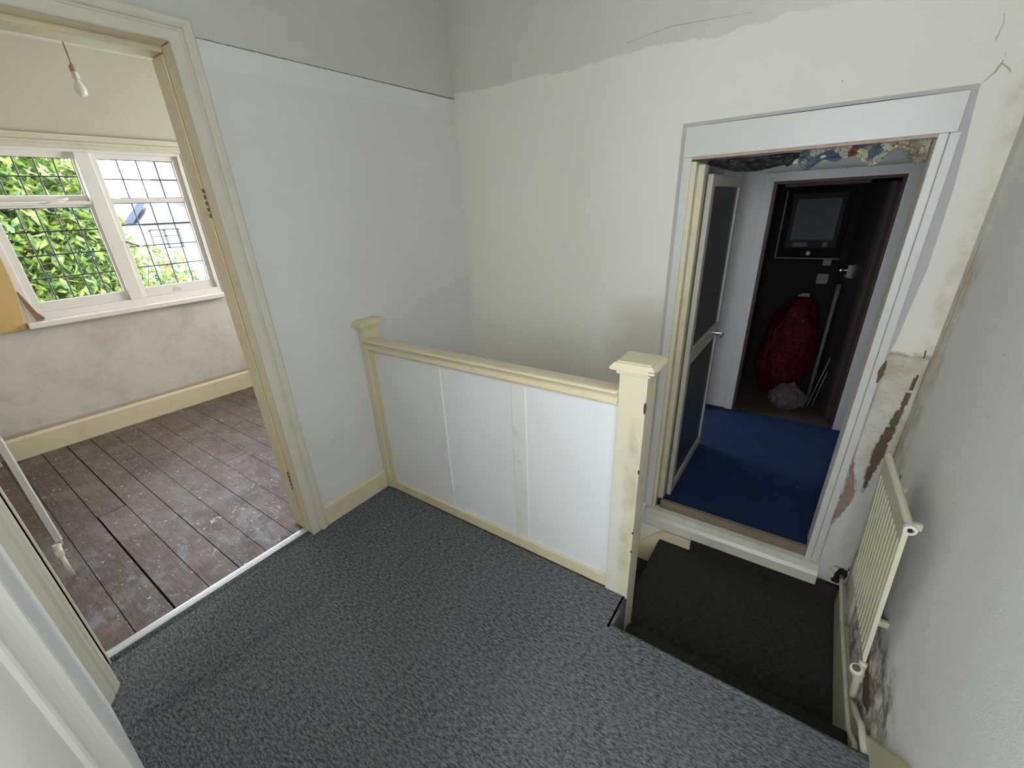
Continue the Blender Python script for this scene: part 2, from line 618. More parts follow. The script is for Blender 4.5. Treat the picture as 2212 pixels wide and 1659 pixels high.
xs = [0.0] + [0.02 * i for i in range(1, 12)] + [0.24 + 0.004 * i for i in range(50)] + [0.45 + 0.05 * i for i in range(36)] + [XC]
ys = sorted([YD + (abs(YD) - 0.02) * i / 110 for i in range(111)] + [-0.185])
ys = [-2.1] + ys
V = {}
for i, x in enumerate(xs):
    for j, y in enumerate(ys):
        V[i, j] = b.verts.new((x, y, ruck(x, y)))
for i in range(len(xs) - 1):
    for j in range(len(ys) - 1):
        if xs[i] > 1.44 and ys[j + 1] > -0.184:
            continue
        if j == 0 and xs[i] < 1.4:
            continue
        b.faces.new((V[i, j], V[i + 1, j], V[i + 1, j + 1], V[i, j + 1]))
for v in [v for v in b.verts if not v.link_faces]:
    b.verts.remove(v)
# nosing
nos = [(-0.185, 0.0), (-0.172, 0.0), (-0.165, -0.003), (-0.162, -0.012), (-0.162, -0.035), (-0.172, -0.045), (-0.176, -0.2), (-0.185, -0.2)]
prism(b, nos, 'x', 1.44, XC)
prism(b, [(1.440, 0.0), (1.448, 0.0), (1.458, -0.010), (1.458, -0.2), (1.440, -0.2)], 'y', -0.175, -0.024)
box(b, -0.055, 0.0, -1.31, -0.5, -0.02, 0.0)
landing = struct('floor', b, M_carpet, smooth=False)
for p in landing.data.polygons:
    p.use_smooth = abs(p.normal.z) > 0.5
b = BM()
box(b, 0, XC, -2.1, -0.19, -0.3, -0.012)
box(b, 0, 1.37, -0.19, 0.0, -0.3, -0.012)
struct('floor_joists', b, M_wood_raw)

# stair: first step, quarter landing and the flight going down to the left
b = BM()
step = [(-0.17, -0.2), (0.028, -0.2), (0.036, -0.204), (0.040, -0.214), (0.040, -0.235), (0.030, -0.242), (0.026, -0.40), (-0.17, -0.40)]
prism(b, step, 'x', 1.46, XC - 0.001)
struct('floor_step', b, M_carpet_dk, bevel=0.004)
b = BM()
plat = [(XC - 0.001, -0.40), (1.378, -0.40), (1.366, -0.404), (1.360, -0.416), (1.362, -0.44), (1.376, -0.45), (1.38, -0.60), (XC - 0.001, -0.60)]
prism(b, plat, 'y', 0.0, YB - 0.002)
struct('floor_platform', b, M_carpet_dk)
b = BM()
for k in range(1, 7):
    z = -0.40 - 0.2 * k
    x1 = 1.38 - 0.24 * (k - 1)
    prism(b, [(x1, z), (x1 - 0.245, z), (x1 - 0.26, z - 0.015), (x1 - 0.24, z - 0.03), (x1 - 0.24, z - 0.2), (x1, z - 0.2)], 'y', 0.04, YB - 0.036)
struct('floor_stair_flight', b, M_carpet_dk)
b = BM()
box(b, 0, XC, 0.0, YB, -2.5, -2.4)
struct('floor_stairwell', b, M_carpet_dk)
# fascia of the landing edge below the balustrade
b = BM()
box(b, 0.0, 1.365, 0.005, 0.032, -0.95, 0.0)
struct('trim_7', b, M_cream)

# ================================================================== trims on the landing
# skirting on the left wall
b = BM()
prism(b, [(0, 0), (0.016, 0), (0.016, 0.098), (0.011, 0.112), (0.004, 0.116), (0, 0.116)], 'y', -0.424, -0.02)
struct('baseboard_left', b, M_cream, bevel=0.0015)

# bedroom door frame
tr = sthing('trim_1', (0, -0.9, 0))
prof = [(0.0, 0.0), (0.0, 0.014), (0.004, 0.017), (0.034, 0.017), (0.038, 0.012), (0.044, 0.012), (0.048, 0.020), (0.056, 0.025),
        (0.070, 0.025), (0.078, 0.020), (0.078, 0.0)]
b = BM()
A_, B_, C_ = [], [], []
for d, h in prof:
    A_.append(b.verts.new((h, -0.5 + d, 0.0)))
    B_.append(b.verts.new((h, -0.5 + d, 1.98 + d * 0.9)))
    C_.append(b.verts.new((h, YD, 1.98 + d * 0.9)))
n_ = len(prof)
for P, Q in ((A_, B_), (B_, C_)):
    for i in range(n_):
        b.faces.new((P[i], P[(i + 1) % n_], Q[(i + 1) % n_], Q[i]))
b.faces.new(A_)
b.faces.new(C_[::-1])
obj('architrave', b, M_creamw, tr)
b = BM()
box(b, -0.058, 0.0, -0.5, -0.486, 0, 1.98)
box(b, -0.058, 0.0, -1.31, -0.5, 1.98, 1.994)
obj('lining', b, M_cream, tr, bevel=0.002)
b = BM()
box(b, -0.150, -0.064, -0.503, -0.484, 0.006, 1.962)
box(b, -0.150, -0.064, -1.31, -0.484, 1.965, 1.99)
obj('door_rebate', b, M_cream, tr, bevel=0.002)
b = BM()
box(b, -0.15, 0.0, -1.325, -1.305, 0, 1.98)
obj('lining', b, M_creamw, tr, bevel=0.003)
b = BM()
prism(b, [(0.0, -1.357), (0.0, -1.314), (0.118, -1.314), (0.132, -1.318), (0.138, -1.325), (0.150, -1.328), (0.156, -1.338),
          (0.166, -1.340), (0.188, -1.357)], 'z', 0, 1.98)
obj('architrave', b, M_creamw, tr)
M_hinge = simple('grimy_hinge_knuckle', (0.16, 0.12, 0.09), 0.6)
for hz in (1.52, 0.30):
    b = BM()
    box(b, -0.090, -0.066, -0.506, -0.503, hz - 0.05, hz + 0.05)
    hg = obj('hinge', b, M_cream, tr, bevel=0.001)
    b = BM()
    for k in range(5):
        lathe(b, [(0.0035, 0), (0.0035, 0.013)], (-0.061, -0.503, hz - 0.05 + k * 0.021), seg=10)
    obj('hinge_knuckle', b, M_hinge, hg)
# threshold strip
b = BM()
prism(b, [(-0.076, 0.0), (-0.076, 0.002), (-0.070, 0.0040), (-0.054, 0.0050), (-0.038, 0.0040), (-0.032, 0.002), (-0.032, 0.0)], 'y', -1.305, -0.5)
box(b, -0.060, -0.057, -1.305, -0.5, 0.004, 0.0068)
box(b, -0.050, -0.047, -1.305, -0.5, 0.004, 0.0068)
struct('trim_2', b, M_metal)

# door moulding on the near wall (beside the camera)
tr = sthing('trim_3', (1.1, YD, 0))
b = BM()


def dpt(D, o_):
    return (1.829 - D, -1.285 - o_)


pl = [dpt(0.785, 0.076), dpt(0.785, 0.054), dpt(0.780, 0.0500), dpt(0.768, 0.0494), dpt(0.756, 0.0510), dpt(0.748, 0.0550), dpt(0.735, 0.0600),
      dpt(0.715, 0.0650), dpt(0.695, 0.0680), dpt(0.670, 0.0690), dpt(0.652, 0.0680), dpt(0.645, 0.0655), dpt(0.636, 0.0640), dpt(0.622, 0.0640), dpt(0.612, 0.0660),
      dpt(0.602, 0.0700), dpt(0.590, 0.0708), dpt(0.375, 0.0700), dpt(0.369, 0.0705), dpt(0.369, 0.076)]
prism(b, pl, 'z', 0, 2.05)
obj('architrave', b, simple('plain_cream_paint', (0.74, 0.72, 0.62), 0.5, var=0.04, scale=6), tr)
b = BM()
box(b, 1.46, 1.475, YD - 0.13, -1.357, 0, 2.05)
obj('lining', b, M_creamw, tr)

# ================================================================== balustrade
bal = thing('balustrade', 'cream and white panelled balustrade between two square newel posts beside the stairwell', 'balustrade', (0.7, 0.0, 0))


def newel_cap(bm, x0, x1, y0, y1, z):
    def lvl(o0, za, o1, zb):
        a = [(x0 - o0[0], y0 - o0[1]), (x1 + o0[0], y0 - o0[1]), (x1 + o0[0], y1 + o0[1]), (x0 - o0[0], y1 + o0[1])]
        c = [(x0 - o1[0], y0 - o1[1]), (x1 + o1[0], y0 - o1[1]), (x1 + o1[0], y1 + o1[1]), (x0 - o1[0], y1 + o1[1])]
        va = [bm.verts.new((*p, za)) for p in a]
        vc = [bm.verts.new((*p, zb)) for p in c]
        bm.faces.new(va[::-1]); bm.faces.new(vc)
        for i in range(4):
            bm.faces.new((va[i], va[(i + 1) % 4], vc[(i + 1) % 4], vc[i]))
    lvl((0.009, 0.009), z, (0.009, 0.009), z + 0.012)
    lvl((0.009, 0.009), z + 0.012, (0.022, 0.022), z + 0.016)
    lvl((0.026, 0.026), z + 0.016, (0.026, 0.026), z + 0.026)
    lvl((0.026, 0.026), z + 0.026, (0.014, 0.014), z + 0.040)
    lvl((0.010, 0.010), z + 0.040, (0.006, 0.006), z + 0.044)


b = BM()
box(b, 1.3625, 1.456, -0.02, 0.077, -0.42, 0.955)
nr = obj('newel_post', b, M_newel, bal, bevel=0.003)
b = BM()
newel_cap(b, 1.3625, 1.456, -0.02, 0.077, 0.953)
obj('newel_cap', b, M_cream, nr, bevel=0.002)
b = BM()
box(b, 0.0, 0.047, -0.018, 0.085, 0.0, 0.94)
nl = obj('newel_post', b, M_cream, bal, bevel=0.002)
b = BM()
newel_cap(b, -0.02, 0.047, -0.02, 0.085, 0.938)
obj('newel_cap', b, M_cream, nl, bevel=0.002)
b = BM()
hp = [(0.04, 0.840), (0.04, 0.884), (0.030, 0.892), (-0.010, 0.895), (-0.034, 0.894), (-0.040, 0.890), (-0.041, 0.885), (-0.030, 0.876), (-0.024, 0.866),
      (-0.022, 0.858), (-0.030, 0.852), (-0.031, 0.846), (-0.020, 0.842), (-0.020, 0.836), (-0.012, 0.830), (0.04, 0.830)]
prism(b, hp, 'x', 0.047, 1.3625)
obj('handrail', b, M_cream, bal, bevel=0.0015)
b = BM()
box(b, 0.05, 1.363, 0.0, 0.022, 0.0, 0.835)
M_panel = wallmat('panel_white_paint', (0.71, 0.71, 0.695), bump=0.25)
obj('panel', b, M_panel, bal)
M_seam = gloss_cream('off_white_seam_paint', (0.70, 0.70, 0.64), 0.2)
for x0, x1 in ((0.460, 0.528), (0.914, 0.982)):
    b = BM()
    prism(b, [(x0 - 0.003, 0.001), (x0 + 0.002, -0.0045), (x1 - 0.002, -0.0045), (x1 + 0.003, 0.001)], 'z', 0.05, 0.834)
    obj('batten', b, M_seam, bal)
b = BM()
box(b, 0.045, 0.092, -0.009, 0.01, 0.0, 0.834)
obj('jamb_strip', b, M_cream, bal, bevel=0.002)
b = BM()
box(b, 0.045, 1.363, -0.014, 0.01, 0.0, 0.056)
obj('bottom_rail', b, M_cream, bal, bevel=0.004)
for (px, py, pz, sx, sz) in ((1.4555, -0.0, 0.845, 0.004, 0.022), (1.4555, -0.0, 0.60, 0.003, 0.010), (1.4555, -0.0, 0.33, 0.003, 0.007), (1.4555, -0.0, 0.24, 0.003, 0.006)):
    b = BM()
    lathe(b, [(0.001, -sz), (sx, -sz * 0.5), (sx * 1.1, 0), (sx, sz * 0.6), (0.001, sz)], (1.4545, -0.0185, pz), seg=8)
    obj('paint_chip', b, M_dark_wood, nr)
b = BM()
box(b, 1.462, 1.4815, -0.0455, -0.030, 0.968, 0.980)
obj('paint_chip', b, M_dark_wood, nr)

# ================================================================== store room doorway in the back wall
d2 = sthing('trim_4', (1.65, YB, -0.2))
b = BM()                                              # wide header board
box(b, 1.2535, 2.098, YB - 0.014, YB, 1.616, 1.728)
obj('header_board', b, M_wtrim, d2, bevel=0.002)
b = BM()
box(b, 1.2535, 1.290, YB - 0.012, YB, -0.21, 1.616)
obj('casing', b, M_wtrim, d2, bevel=0.002)
b = BM()
box(b, 2.0536, 2.079, YB - 0.013, YB, -0.22, 1.616)
obj('casing', b, M_wtrim, d2, bevel=0.002)
b = BM()
box(b, 2.081, 2.108, YB - 0.010, YB, -0.22, 1.616)
obj('casing', b, M_wtrim, d2, bevel=0.002)
b = BM()
box(b, 1.262, 1.310, YB - 0.004, YB + 0.12, -0.205, 1.60)
box(b, 1.262, 1.335, YB + 0.045, YB + 0.12, -0.205, 1.59)
obj('door_jamb', b, M_creamchip, d2, bevel=0.003)
b = BM()
box(b, 1.262, 2.0536, YB - 0.010, YB + 0.02, 1.606, 1.616)
obj('raw_edge', b, simple('raw_pink_plaster_edge', (0.42, 0.31, 0.25), 0.8, var=0.25, scale=40), d2)
b = BM()                                              # bare border left by an older, wider frame
y0, y1 = YB - 0.0015, YB
BR = [(1.728, 2.098, 2.116), (1.62, 2.099, 2.124), (1.60, 2.108, 2.126), (1.45, 2.108, 2.136), (1.20, 2.108, 2.140), (1.05, 2.108, 2.130), (0.92, 2.108, 2.122), (0.86, 2.108, 2.112)]
box(b, 1.236, 1.2535, y0, y1, -0.2, 1.728)
box(b, 1.236, 2.116, y0, y1, 1.728, 1.743)
for (za, xa0, xa1), (zb, xb0, xb1) in zip(BR, BR[1:]):
    prism(b, [(xa0, za), (xb0, zb), (xb1, zb), (xa1, za)], 'y', y0, y1)
obj('paint_border', b, M_strip, d2)
b = BM()                                              # shadow gap over the header
prism(b, [(1.26, 1.7282), (2.09, 1.7282), (2.09, 1.7295), (1.9, 1.7312), (1.6, 1.7312), (1.26, 1.7290)], 'y', y0 - 0.001, y0)
obj('gap_line', b, M_black, d2)
b = BM()                                              # sill board
sp = [(YB, -0.195), (0.838, -0.202), (0.812, -0.222), (0.800, -0.240), (0.798, -0.292), (0.806, -0.300), (YB, -0.300)]
prism(b, sp, 'x', 1.262, 2.118)
obj('sill_board', b, gloss_cream('worn_sill_paint', (0.56, 0.53, 0.44), 0.45, dirtcol=(0.30, 0.24, 0.16)), d2, bevel=0.003)
b = BM()
box(b, 1.335, 2.0536, YB + 0.002, YB + 0.03, -0.205, -0.150)
obj('floor_edge_bar', b, simple('brown_edge_bar', (0.22, 0.16, 0.11), 0.6, var=0.2, scale=20), d2, bevel=0.002)

# stair string along the back wall
b = BM()
prism(b, [(1.535, -0.332), (1.383, -0.332), (1.247, -0.478), (0.40, -1.33), (0.30, -1.33), (0.30, -1.6), (0.45, -1.45), (1.20, -0.68), (1.365, -0.62), (1.365, -0.398), (1.535, -0.398)], 'y', 0.832, YB - 0.001)
struct('trim_5', b, M_cream, bevel=0.003)
b = BM()
box(b, 1.536, 2.235, 0.846, YB - 0.001, -0.398, -0.302)
struct('trim_8', b, simple('rotten_brown_riser', (0.022, 0.015, 0.012), 0.8, var=0.5, scale=25, bump=0.6))

# sloping string on the right wall
b = BM()
prism(b, [(-2.1, 0.275), (-0.52, 0.275), (-0.36, 0.262), (-0.30, 0.215), (-0.05, -0.065), (-0.03, -0.09), (-0.03, -0.2), (-0.17, -0.2), (-0.175, 0.0), (-2.1, 0.0)], 'x', XC - 0.017, XC)
struct('baseboard_right', b, M_creamchip, bevel=0.003)
b = BM()
prism(b, [(0.85, -0.40), (0.85, -0.27), (0.1, -0.20), (-0.03, -0.13), (-0.03, -0.40)], 'x', XC - 0.018, XC)
struct('trim_6', b, M_pipe, bevel=0.003)


# broken plaster: raised ragged rims around dark brown holes
def ragged(path, w, amp, seedv):
    rnd = random.Random(seedv)
    L, Rr = [], []
    for i in range(len(path) - 1):
        a, c = Vector(path[i]), Vector(path[i + 1])
        wa, wb = w[i], w[i + 1]
        n = max(2, int((c - a).length / 0.012))
        d = (c - a).normalized()
        nn = Vector((-d.y, d.x))
        for k in range(n):
            t = k / n
            p = a.lerp(c, t)
            ww = wa + (wb - wa) * t
            L.append(p + nn * (ww + rnd.uniform(-amp, amp)))
            Rr.append(p - nn * (ww + rnd.uniform(-amp, amp)))
    return [tuple(q) for q in L + Rr[::-1]]


def strip_mesh(bm, poly, axis, a, b_):
    """polygon from ragged(): build as quad strip so it may be non-convex"""
    n = len(poly) // 2
    Lp, Rp = poly[:n], poly[n:][::-1]

    def P(p, t):
        return {'x': (t, p[0], p[1]), 'y': (p[0], t, p[1])}[axis]
    for i in range(n - 1):
        q = [Lp[i], Lp[i + 1], Rp[i + 1], Rp[i]]
        va = [bm.verts.new(P(p, a)) for p in q]
        vb = [bm.verts.new(P(p, b_)) for p in q]
        bm.faces.new(va); bm.faces.new(vb[::-1])
        for k in range(4):
            bm.faces.new((va[k], vb[k], vb[(k + 1) % 4], va[(k + 1) % 4]))


M_hole = simple('broken_plaster_brown', (0.13, 0.085, 0.055), 0.9, var=0.5, scale=45, bump=0.8)
M_lath = simple('exposed_brown_timber', (0.27, 0.185, 0.135), 0.8, var=0.35, scale=30, bump=0.5)
M_loose = wallmat('loose_plaster_face', (0.60, 0.57, 0.50), bump=0.8)
b = BM()
strip_mesh(b, ragged([(2.215, 0.90), (2.212, 0.74), (2.203, 0.64), (2.190, 0.52), (2.185, 0.44), (2.180, 0.33), (2.178, 0.25)], [0.002, 0.006, 0.010, 0.016, 0.020, 0.012, 0.004], 0.003, 3), 'y', YB - 0.004, YB)
strip_mesh(b, ragged([(2.112, 0.845), (2.108, 0.80), (2.104, 0.74)], [0.001, 0.010, 0.001], 0.002, 5), 'y', YB - 0.0135, YB - 0.011)
obj('plaster_hole', b, M_hole, wall_back)
b = BM()
strip_mesh(b, ragged([(2.112, 0.40), (2.118, 0.34), (2.130, 0.27), (2.136, 0.21), (2.128, 0.14), (2.114, 0.075), (2.106, 0.02)], [0.001, 0.008, 0.014, 0.022, 0.018, 0.010, 0.001], 0.004, 9), 'y', YB - 0.004, YB)
obj('exposed_timber', b, M_lath, wall_back)
b = BM()                                               # bulging plaster face left of the corner
NX, NZ = 22, 90
gv = {}
for i in range(NX + 1):
    for j in range(NZ + 1):
        z = -0.30 + 1.17 * j / NZ
        lo, hi = 2.112, XC - 0.002
        x = lo + (hi - lo) * i / NX
        e = min(i, NX - i, NZ - j, j) / 3
        y = YB - 0.001 - 0.007 * min(1, e) - 0.003 * math.sin(z * 21 + x * 30) * min(1, e) - 0.0025 * math.sin(z * 55 + 3) * math.cos(x * 80) * min(1, e)
        gv[i, j] = (x, y, z)
rn = random.Random(4)


def hole(x, z):
    def near(path, wd):
        for (xa, za, wa), (xb, zb, wb) in zip(path, path[1:]):
            if min(za, zb) <= z <= max(za, zb):
                t = (z - za) / (zb - za)
                xx = xa + (xb - xa) * t
                ww = wa + (wb - wa) * t
                if abs(x - xx) < ww * wd:
                    return True
        return False
    j = 0.003 * math.sin(z * 160) + 0.002 * math.sin(z * 410)
    return near([(2.112, 0.41, 0.002), (2.118, 0.34, 0.008 + j), (2.132, 0.27, 0.018 + j), (2.136, 0.21, 0.022 + j), (2.128, 0.14, 0.018), (2.114, 0.075, 0.012), (2.106, 0.01, 0.002)], 1.0) or \
        near([(2.213, 0.80, 0.004), (2.212, 0.74, 0.006 + j), (2.203, 0.64, 0.010 + j), (2.190, 0.52, 0.017 + j), (2.185, 0.44, 0.020 + j), (2.180, 0.33, 0.012 + j), (2.178, 0.25, 0.004)], 1.0)


vv = {}
for i in range(NX):
    for j in range(NZ):
        x = (gv[i, j][0] + gv[i + 1, j][0]) / 2
        z = (gv[i, j][2] + gv[i, j + 1][2]) / 2
        if hole(x, z):
            continue
        if z < -0.19 and x > 2.175 + 0.01 * math.sin(z * 70):
            continue
        q = []
        for k in ((i, j), (i + 1, j), (i + 1, j + 1), (i, j + 1)):
            if k not in vv:
                vv[k] = b.verts.new(gv[k])
            q.append(vv[k])
        b.faces.new(q)


def ex_dam(n, bb):
    pl = n.mix(n.ss(n.noise(9, 6, 0.7), 0.38, 0.72), (0.61, 0.585, 0.52), (0.47, 0.39, 0.265))
    pl = n.mix(n.mul(n.ss(n.noise(60, 6, 0.8, n.vec(0.6, 0.6, 1.5)), 0.53, 0.64), 0.42), pl, (0.25, 0.18, 0.11))
    low = n.math('SUBTRACT', 1.0, n.ss(n.z, 0.30, 0.46))
    pl = n.mix(n.mul(low, 0.75), pl, (0.60, 0.59, 0.56))
    rim = n.mul(n.ss(n.z, 0.60, 0.90), n.ss(n.noise(8, 4), 0.42, 0.6))
    pl = n.mix(n.mul(rim, 0.35), pl, (0.47, 0.35, 0.19))
    return pl


o = obj('loose_plaster', b, wallmat('damp_plaster', (0.6, 0.57, 0.5), ex_dam, bump=1.0), wall_back, smooth=True)
sm = o.modifiers.new('thick', 'SOLIDIFY')
sm.thickness = 0.003
b = BM()                                               # hole at the foot of the corner
strip_mesh(b, ragged([(2.222, -0.17), (2.214, -0.21), (2.205, -0.25), (2.19, -0.30)], [0.006, 0.018, 0.022, 0.012], 0.004, 12), 'y', YB - 0.008, YB)
obj('pipe_hole', b, M_black, wall_back)
b = BM()                                               # torn strip on the right wall behind the radiator
strip_mesh(b, ragged([(0.66, 0.47), (0.62, 0.36), (0.63, 0.30)], [0.002, 0.018, 0.004], 0.004, 21), 'x', XC - 0.003, XC)
strip_mesh(b, ragged([(0.50, 0.08), (0.40, 0.02), (0.28, -0.02)], [0.004, 0.03, 0.008], 0.006, 22), 'x', XC - 0.003, XC)
strip_mesh(b, ragged([(0.22, -0.02), (0.10, -0.05), (0.0, -0.03)], [0.02, 0.035, 0.02], 0.008, 23), 'x', XC - 0.003, XC)
obj('plaster_hole', b, M_hole, wall_right)
b = BM()
strip_mesh(b, ragged([(0.800, 1.30), (0.808, 1.18), (0.800, 1.05), (0.812, 0.93)], [0.0006, 0.0014, 0.0010, 0.0020], 0.0008, 30), 'x', XC - 0.0012, XC)
obj('crack', b, simple('crack_brown', (0.28, 0.20, 0.11), 0.9), wall_right)
b = BM()                                               # hairline cracks over the doorway
for path, w, sd in (([(2.118, 1.742), (2.139, 1.767), (2.147, 1.79), (2.150, 1.80)], [0.001, 0.0030, 0.0025, 0.001], 1),
                    ([(2.147, 1.787), (2.165, 1.772), (2.180, 1.752)], [0.0016, 0.0018, 0.001], 2),
                    ([(2.116, 1.848), (2.121, 1.886), (2.112, 1.925)], [0.0018, 0.0012, 0.0004], 3),
                    ([(2.150, 1.80), (2.142, 1.83)], [0.001, 0.0004], 4),
                    ([(0.97, 2.066), (1.06, 2.075), (1.149, 2.084), (1.34, 2.070), (1.45, 2.062)], [0.0004, 0.0010, 0.0018, 0.0008, 0.0003], 5)):
    strip_mesh(b, ragged(path, w, 0.0006, sd), 'y', YB - 0.0010, YB)
obj('crack', b, simple('crack_brown_grey', (0.42, 0.38, 0.30), 0.9), wall_back)
b = BM()
strip_mesh(b, ragged([(-0.42, 2.010), (0.2, 2.008), (0.868, 2.008)], [0.0010, 0.0014, 0.0022], 0.0006, 8), 'x', 0.0, 0.0012)
M_crk = simple('dark_seam', (0.13, 0.12, 0.10), 0.9)
o = struct('trim_9', b, M_crk)


# ================================================================== landing radiator
def rotm(a, bb, c):
    return Matrix.Rotation(c, 4, 'Z') @ Matrix.Rotation(bb, 4, 'Y') @ Matrix.Rotation(a, 4, 'X')


rad = thing('radiator', 'narrow cream ribbed radiator hanging loose on the right wall above the stair platform', 'radiator', (2.158, 0.251, 0.368))
rad.rotation_euler = (0, 0, 0)
RM = Matrix.Translation((2.158, 0.251, 0.368)) @ rotm(0.019, -0.061, 0.053)


def xf(bm, M=RM):
    bmesh.ops.transform(bm, matrix=M, verts=bm.verts)
    return bm


RW, RH = 0.392, 0.546
b = BM()
# front skin: ribs run vertically (z) across y
profy = []
m_ = 0.012
profy.append((-RW / 2, 0.006))
profy.append((-RW / 2 + 0.002, 0.0))
nr_ = 12
pw = (RW - 2 * m_) / nr_
for k in range(nr_):
    y = -RW / 2 + m_ + k * pw
    profy += [(y, 0.0), (y + pw * 0.16, 0.0075), (y + pw * 0.34, 0.0075), (y + pw * 0.50, 0.0)]
profy += [(RW / 2 - 0.002, 0.0), (RW / 2, 0.006)]
zs = [-RH / 2, -RH / 2 + 0.03, -RH / 2 + 0.045, RH / 2 - 0.075, RH / 2 - 0.06, RH / 2 - 0.004, RH / 2]
am = [0, 0, 1, 1, 0, 0, 0]
xo = [0.006, 0, 0, 0, 0, 0, 0.006]
g = [[b.verts.new(((x if (x < 0.0061 and i in (0, 1, len(profy) - 1, len(profy) - 2)) else x * a_) + e_, y, z)) for i, (y, x) in enumerate(profy)] for z, a_, e_ in zip(zs, am, xo)]
for j in range(len(zs) - 1):
    for i in range(len(profy) - 1):
        b.faces.new((g[j][i], g[j][i + 1], g[j + 1][i + 1], g[j + 1][i]))
bk = [b.verts.new((0.012, y, z)) for y, z in ((-RW / 2, -RH / 2), (RW / 2, -RH / 2), (RW / 2, RH / 2), (-RW / 2, RH / 2))]
b.faces.new(bk)
b.faces.new([bk[0]] + [g[j][0] for j in range(len(zs))] + [bk[3]])
b.faces.new([bk[1]] + [g[j][-1] for j in range(len(zs))] + [bk[2]])
b.faces.new([bk[0], bk[1]] + g[0][::-1])
b.faces.new([bk[3], bk[2]] + g[-1][::-1])
obj('panel', xf(b), M_rad, rad, bevel=0.0012)
b = BM()
tube(b, [(0.010, -RW / 2 + 0.002, RH / 2 - 0.004), (0.010, RW / 2, RH / 2 - 0.004)], 0.0105, 14)
obj('top_tube', xf(b), M_rad, rad, smooth=False)
b = BM()
lathe(b, [(0.012, -0.002), (0.015, 0.0), (0.015, 0.012), (0.008, 0.013), (0.008, 0.004)], (0.010, -RW / 2, RH / 2 - 0.006), (0, -1, 0))
bp_ = obj('bleed_plug', xf(b), M_valve, rad)
b = BM()
lathe(b, [(0.005, 0.0), (0.005, 0.0135)], (0.010, -RW / 2, RH / 2 - 0.006), (0, -1, 0))
obj('plug_socket', xf(b), M_black, bp_)
for yy, zz in ((0.12, 0.18), (-0.10, 0.20), (-0.10, -0.19)):
    b = BM()
    box(b, 0.012, 0.062, yy - 0.006, yy + 0.010, zz, zz + 0.022)
    obj('wall_bracket', xf(b), M_pipe, rad, bevel=0.003)
# valve under the near lower corner
b = BM()
lathe(b, [(0.010, -0.03), (0.010, 0.0), (0.013, 0.003), (0.013, 0.012), (0.018, 0.015), (0.019, 0.045), (0.016, 0.052), (0.006, 0.053)],
      (2.190, 0.052, 0.045), (-0.25, -0.30, 0.75), 18)
vl = obj('valve', b, M_valve, rad, bevel=0.001)
b = BM()
lathe(b, [(0.011, 0), (0.011, 0.004)], Vector((2.190, 0.052, 0.045)) + Vector((-0.25, -0.30, 0.75)).normalized() * 0.051, (-0.25, -0.30, 0.75), 18)
obj('valve_recess', b, M_hole, vl)
b = BM()
tube(b, [(2.192, 0.060, 0.10), (2.190, 0.054, 0.05), (2.194, 0.060, 0.00), (2.202, 0.075, -0.06), (2.212, 0.10, -0.115)], 0.011, 12)
obj('valve_tail', b, M_pipe, rad, smooth=True)
b = BM()
tube(b, [(2.19, 0.44, 0.11), (2.195, 0.45, 0.06), (2.205, 0.46, -0.05), (2.214, 0.47, -0.16)], 0.009, 12)
obj('valve_tail', b, M_pipe, rad, smooth=True)

# pipes that run along the foot of the right wall
b = BM()
tube(b, [(2.212, 0.862, -0.235), (2.208, 0.80, -0.225), (2.204, 0.60, -0.205), (2.202, 0.30, -0.165), (2.202, 0.10, -0.135), (2.202, -0.03, -0.115), (2.203, -0.10, -0.065),
         (2.204, -0.16, -0.05), (2.206, -0.24, -0.045)], 0.0085, 12)
obj('supply_pipe', b, M_pipe, rad, smooth=True)
b = BM()
tube(b, [(2.214, 0.12, -0.13), (2.212, 0.03, -0.085), (2.210, -0.02, -0.055), (2.213, -0.06, -0.03), (2.214, -0.16, -0.02), (2.214, -0.25, -0.02)], 0.0095, 12)
obj('feed_pipe', b, M_valve, rad, smooth=True)

# ================================================================== store room behind the back wall
ZS = -0.165
b = BM()
box(b, 0.1, 2.4, YB + 0.03, 2.41, ZS - 0.1, ZS)
struct('floor_store', b, M_blue)
b = BM()
box(b, 1.10, 1.25, YB + 0.13, 1.72, ZS, 2.2)
box(b, 1.10, 1.25, 2.345, 2.41, ZS, 2.2)
box(b, 1.10, 1.25, 1.72, 2.345, 1.56, 2.2)
struct('wall_store_left', b, M_store_wall)
b = BM()
box(b, 1.25, 1.262, 2.30, 2.352, ZS, 1.555)
box(b, 1.25, 1.262, 1.72, 2.352, 1.555, 1.60)
struct('trim_10', b, M_wtrim, bevel=0.002)
b = BM()
box(b, 2.30, 2.42, YB + 0.13, 2.41, ZS, 2.2)
struct('wall_store_right', b, M_store_wall)
b = BM()
box(b, 0.1, 1.455, 2.41, 2.50, ZS, 2.2)
box(b, 2.14, 2.42, 2.41, 2.50, ZS, 2.2)
box(b, 1.455, 2.14, 2.41, 2.50, 1.535, 2.2)
struct('wall_store_back', b, M_store_wall)
b = BM()
box(b, 0.1, 2.42, YB + 0.13, 2.5, 2.2, 2.26)
struct('ceiling_store', b, M_store_wall)
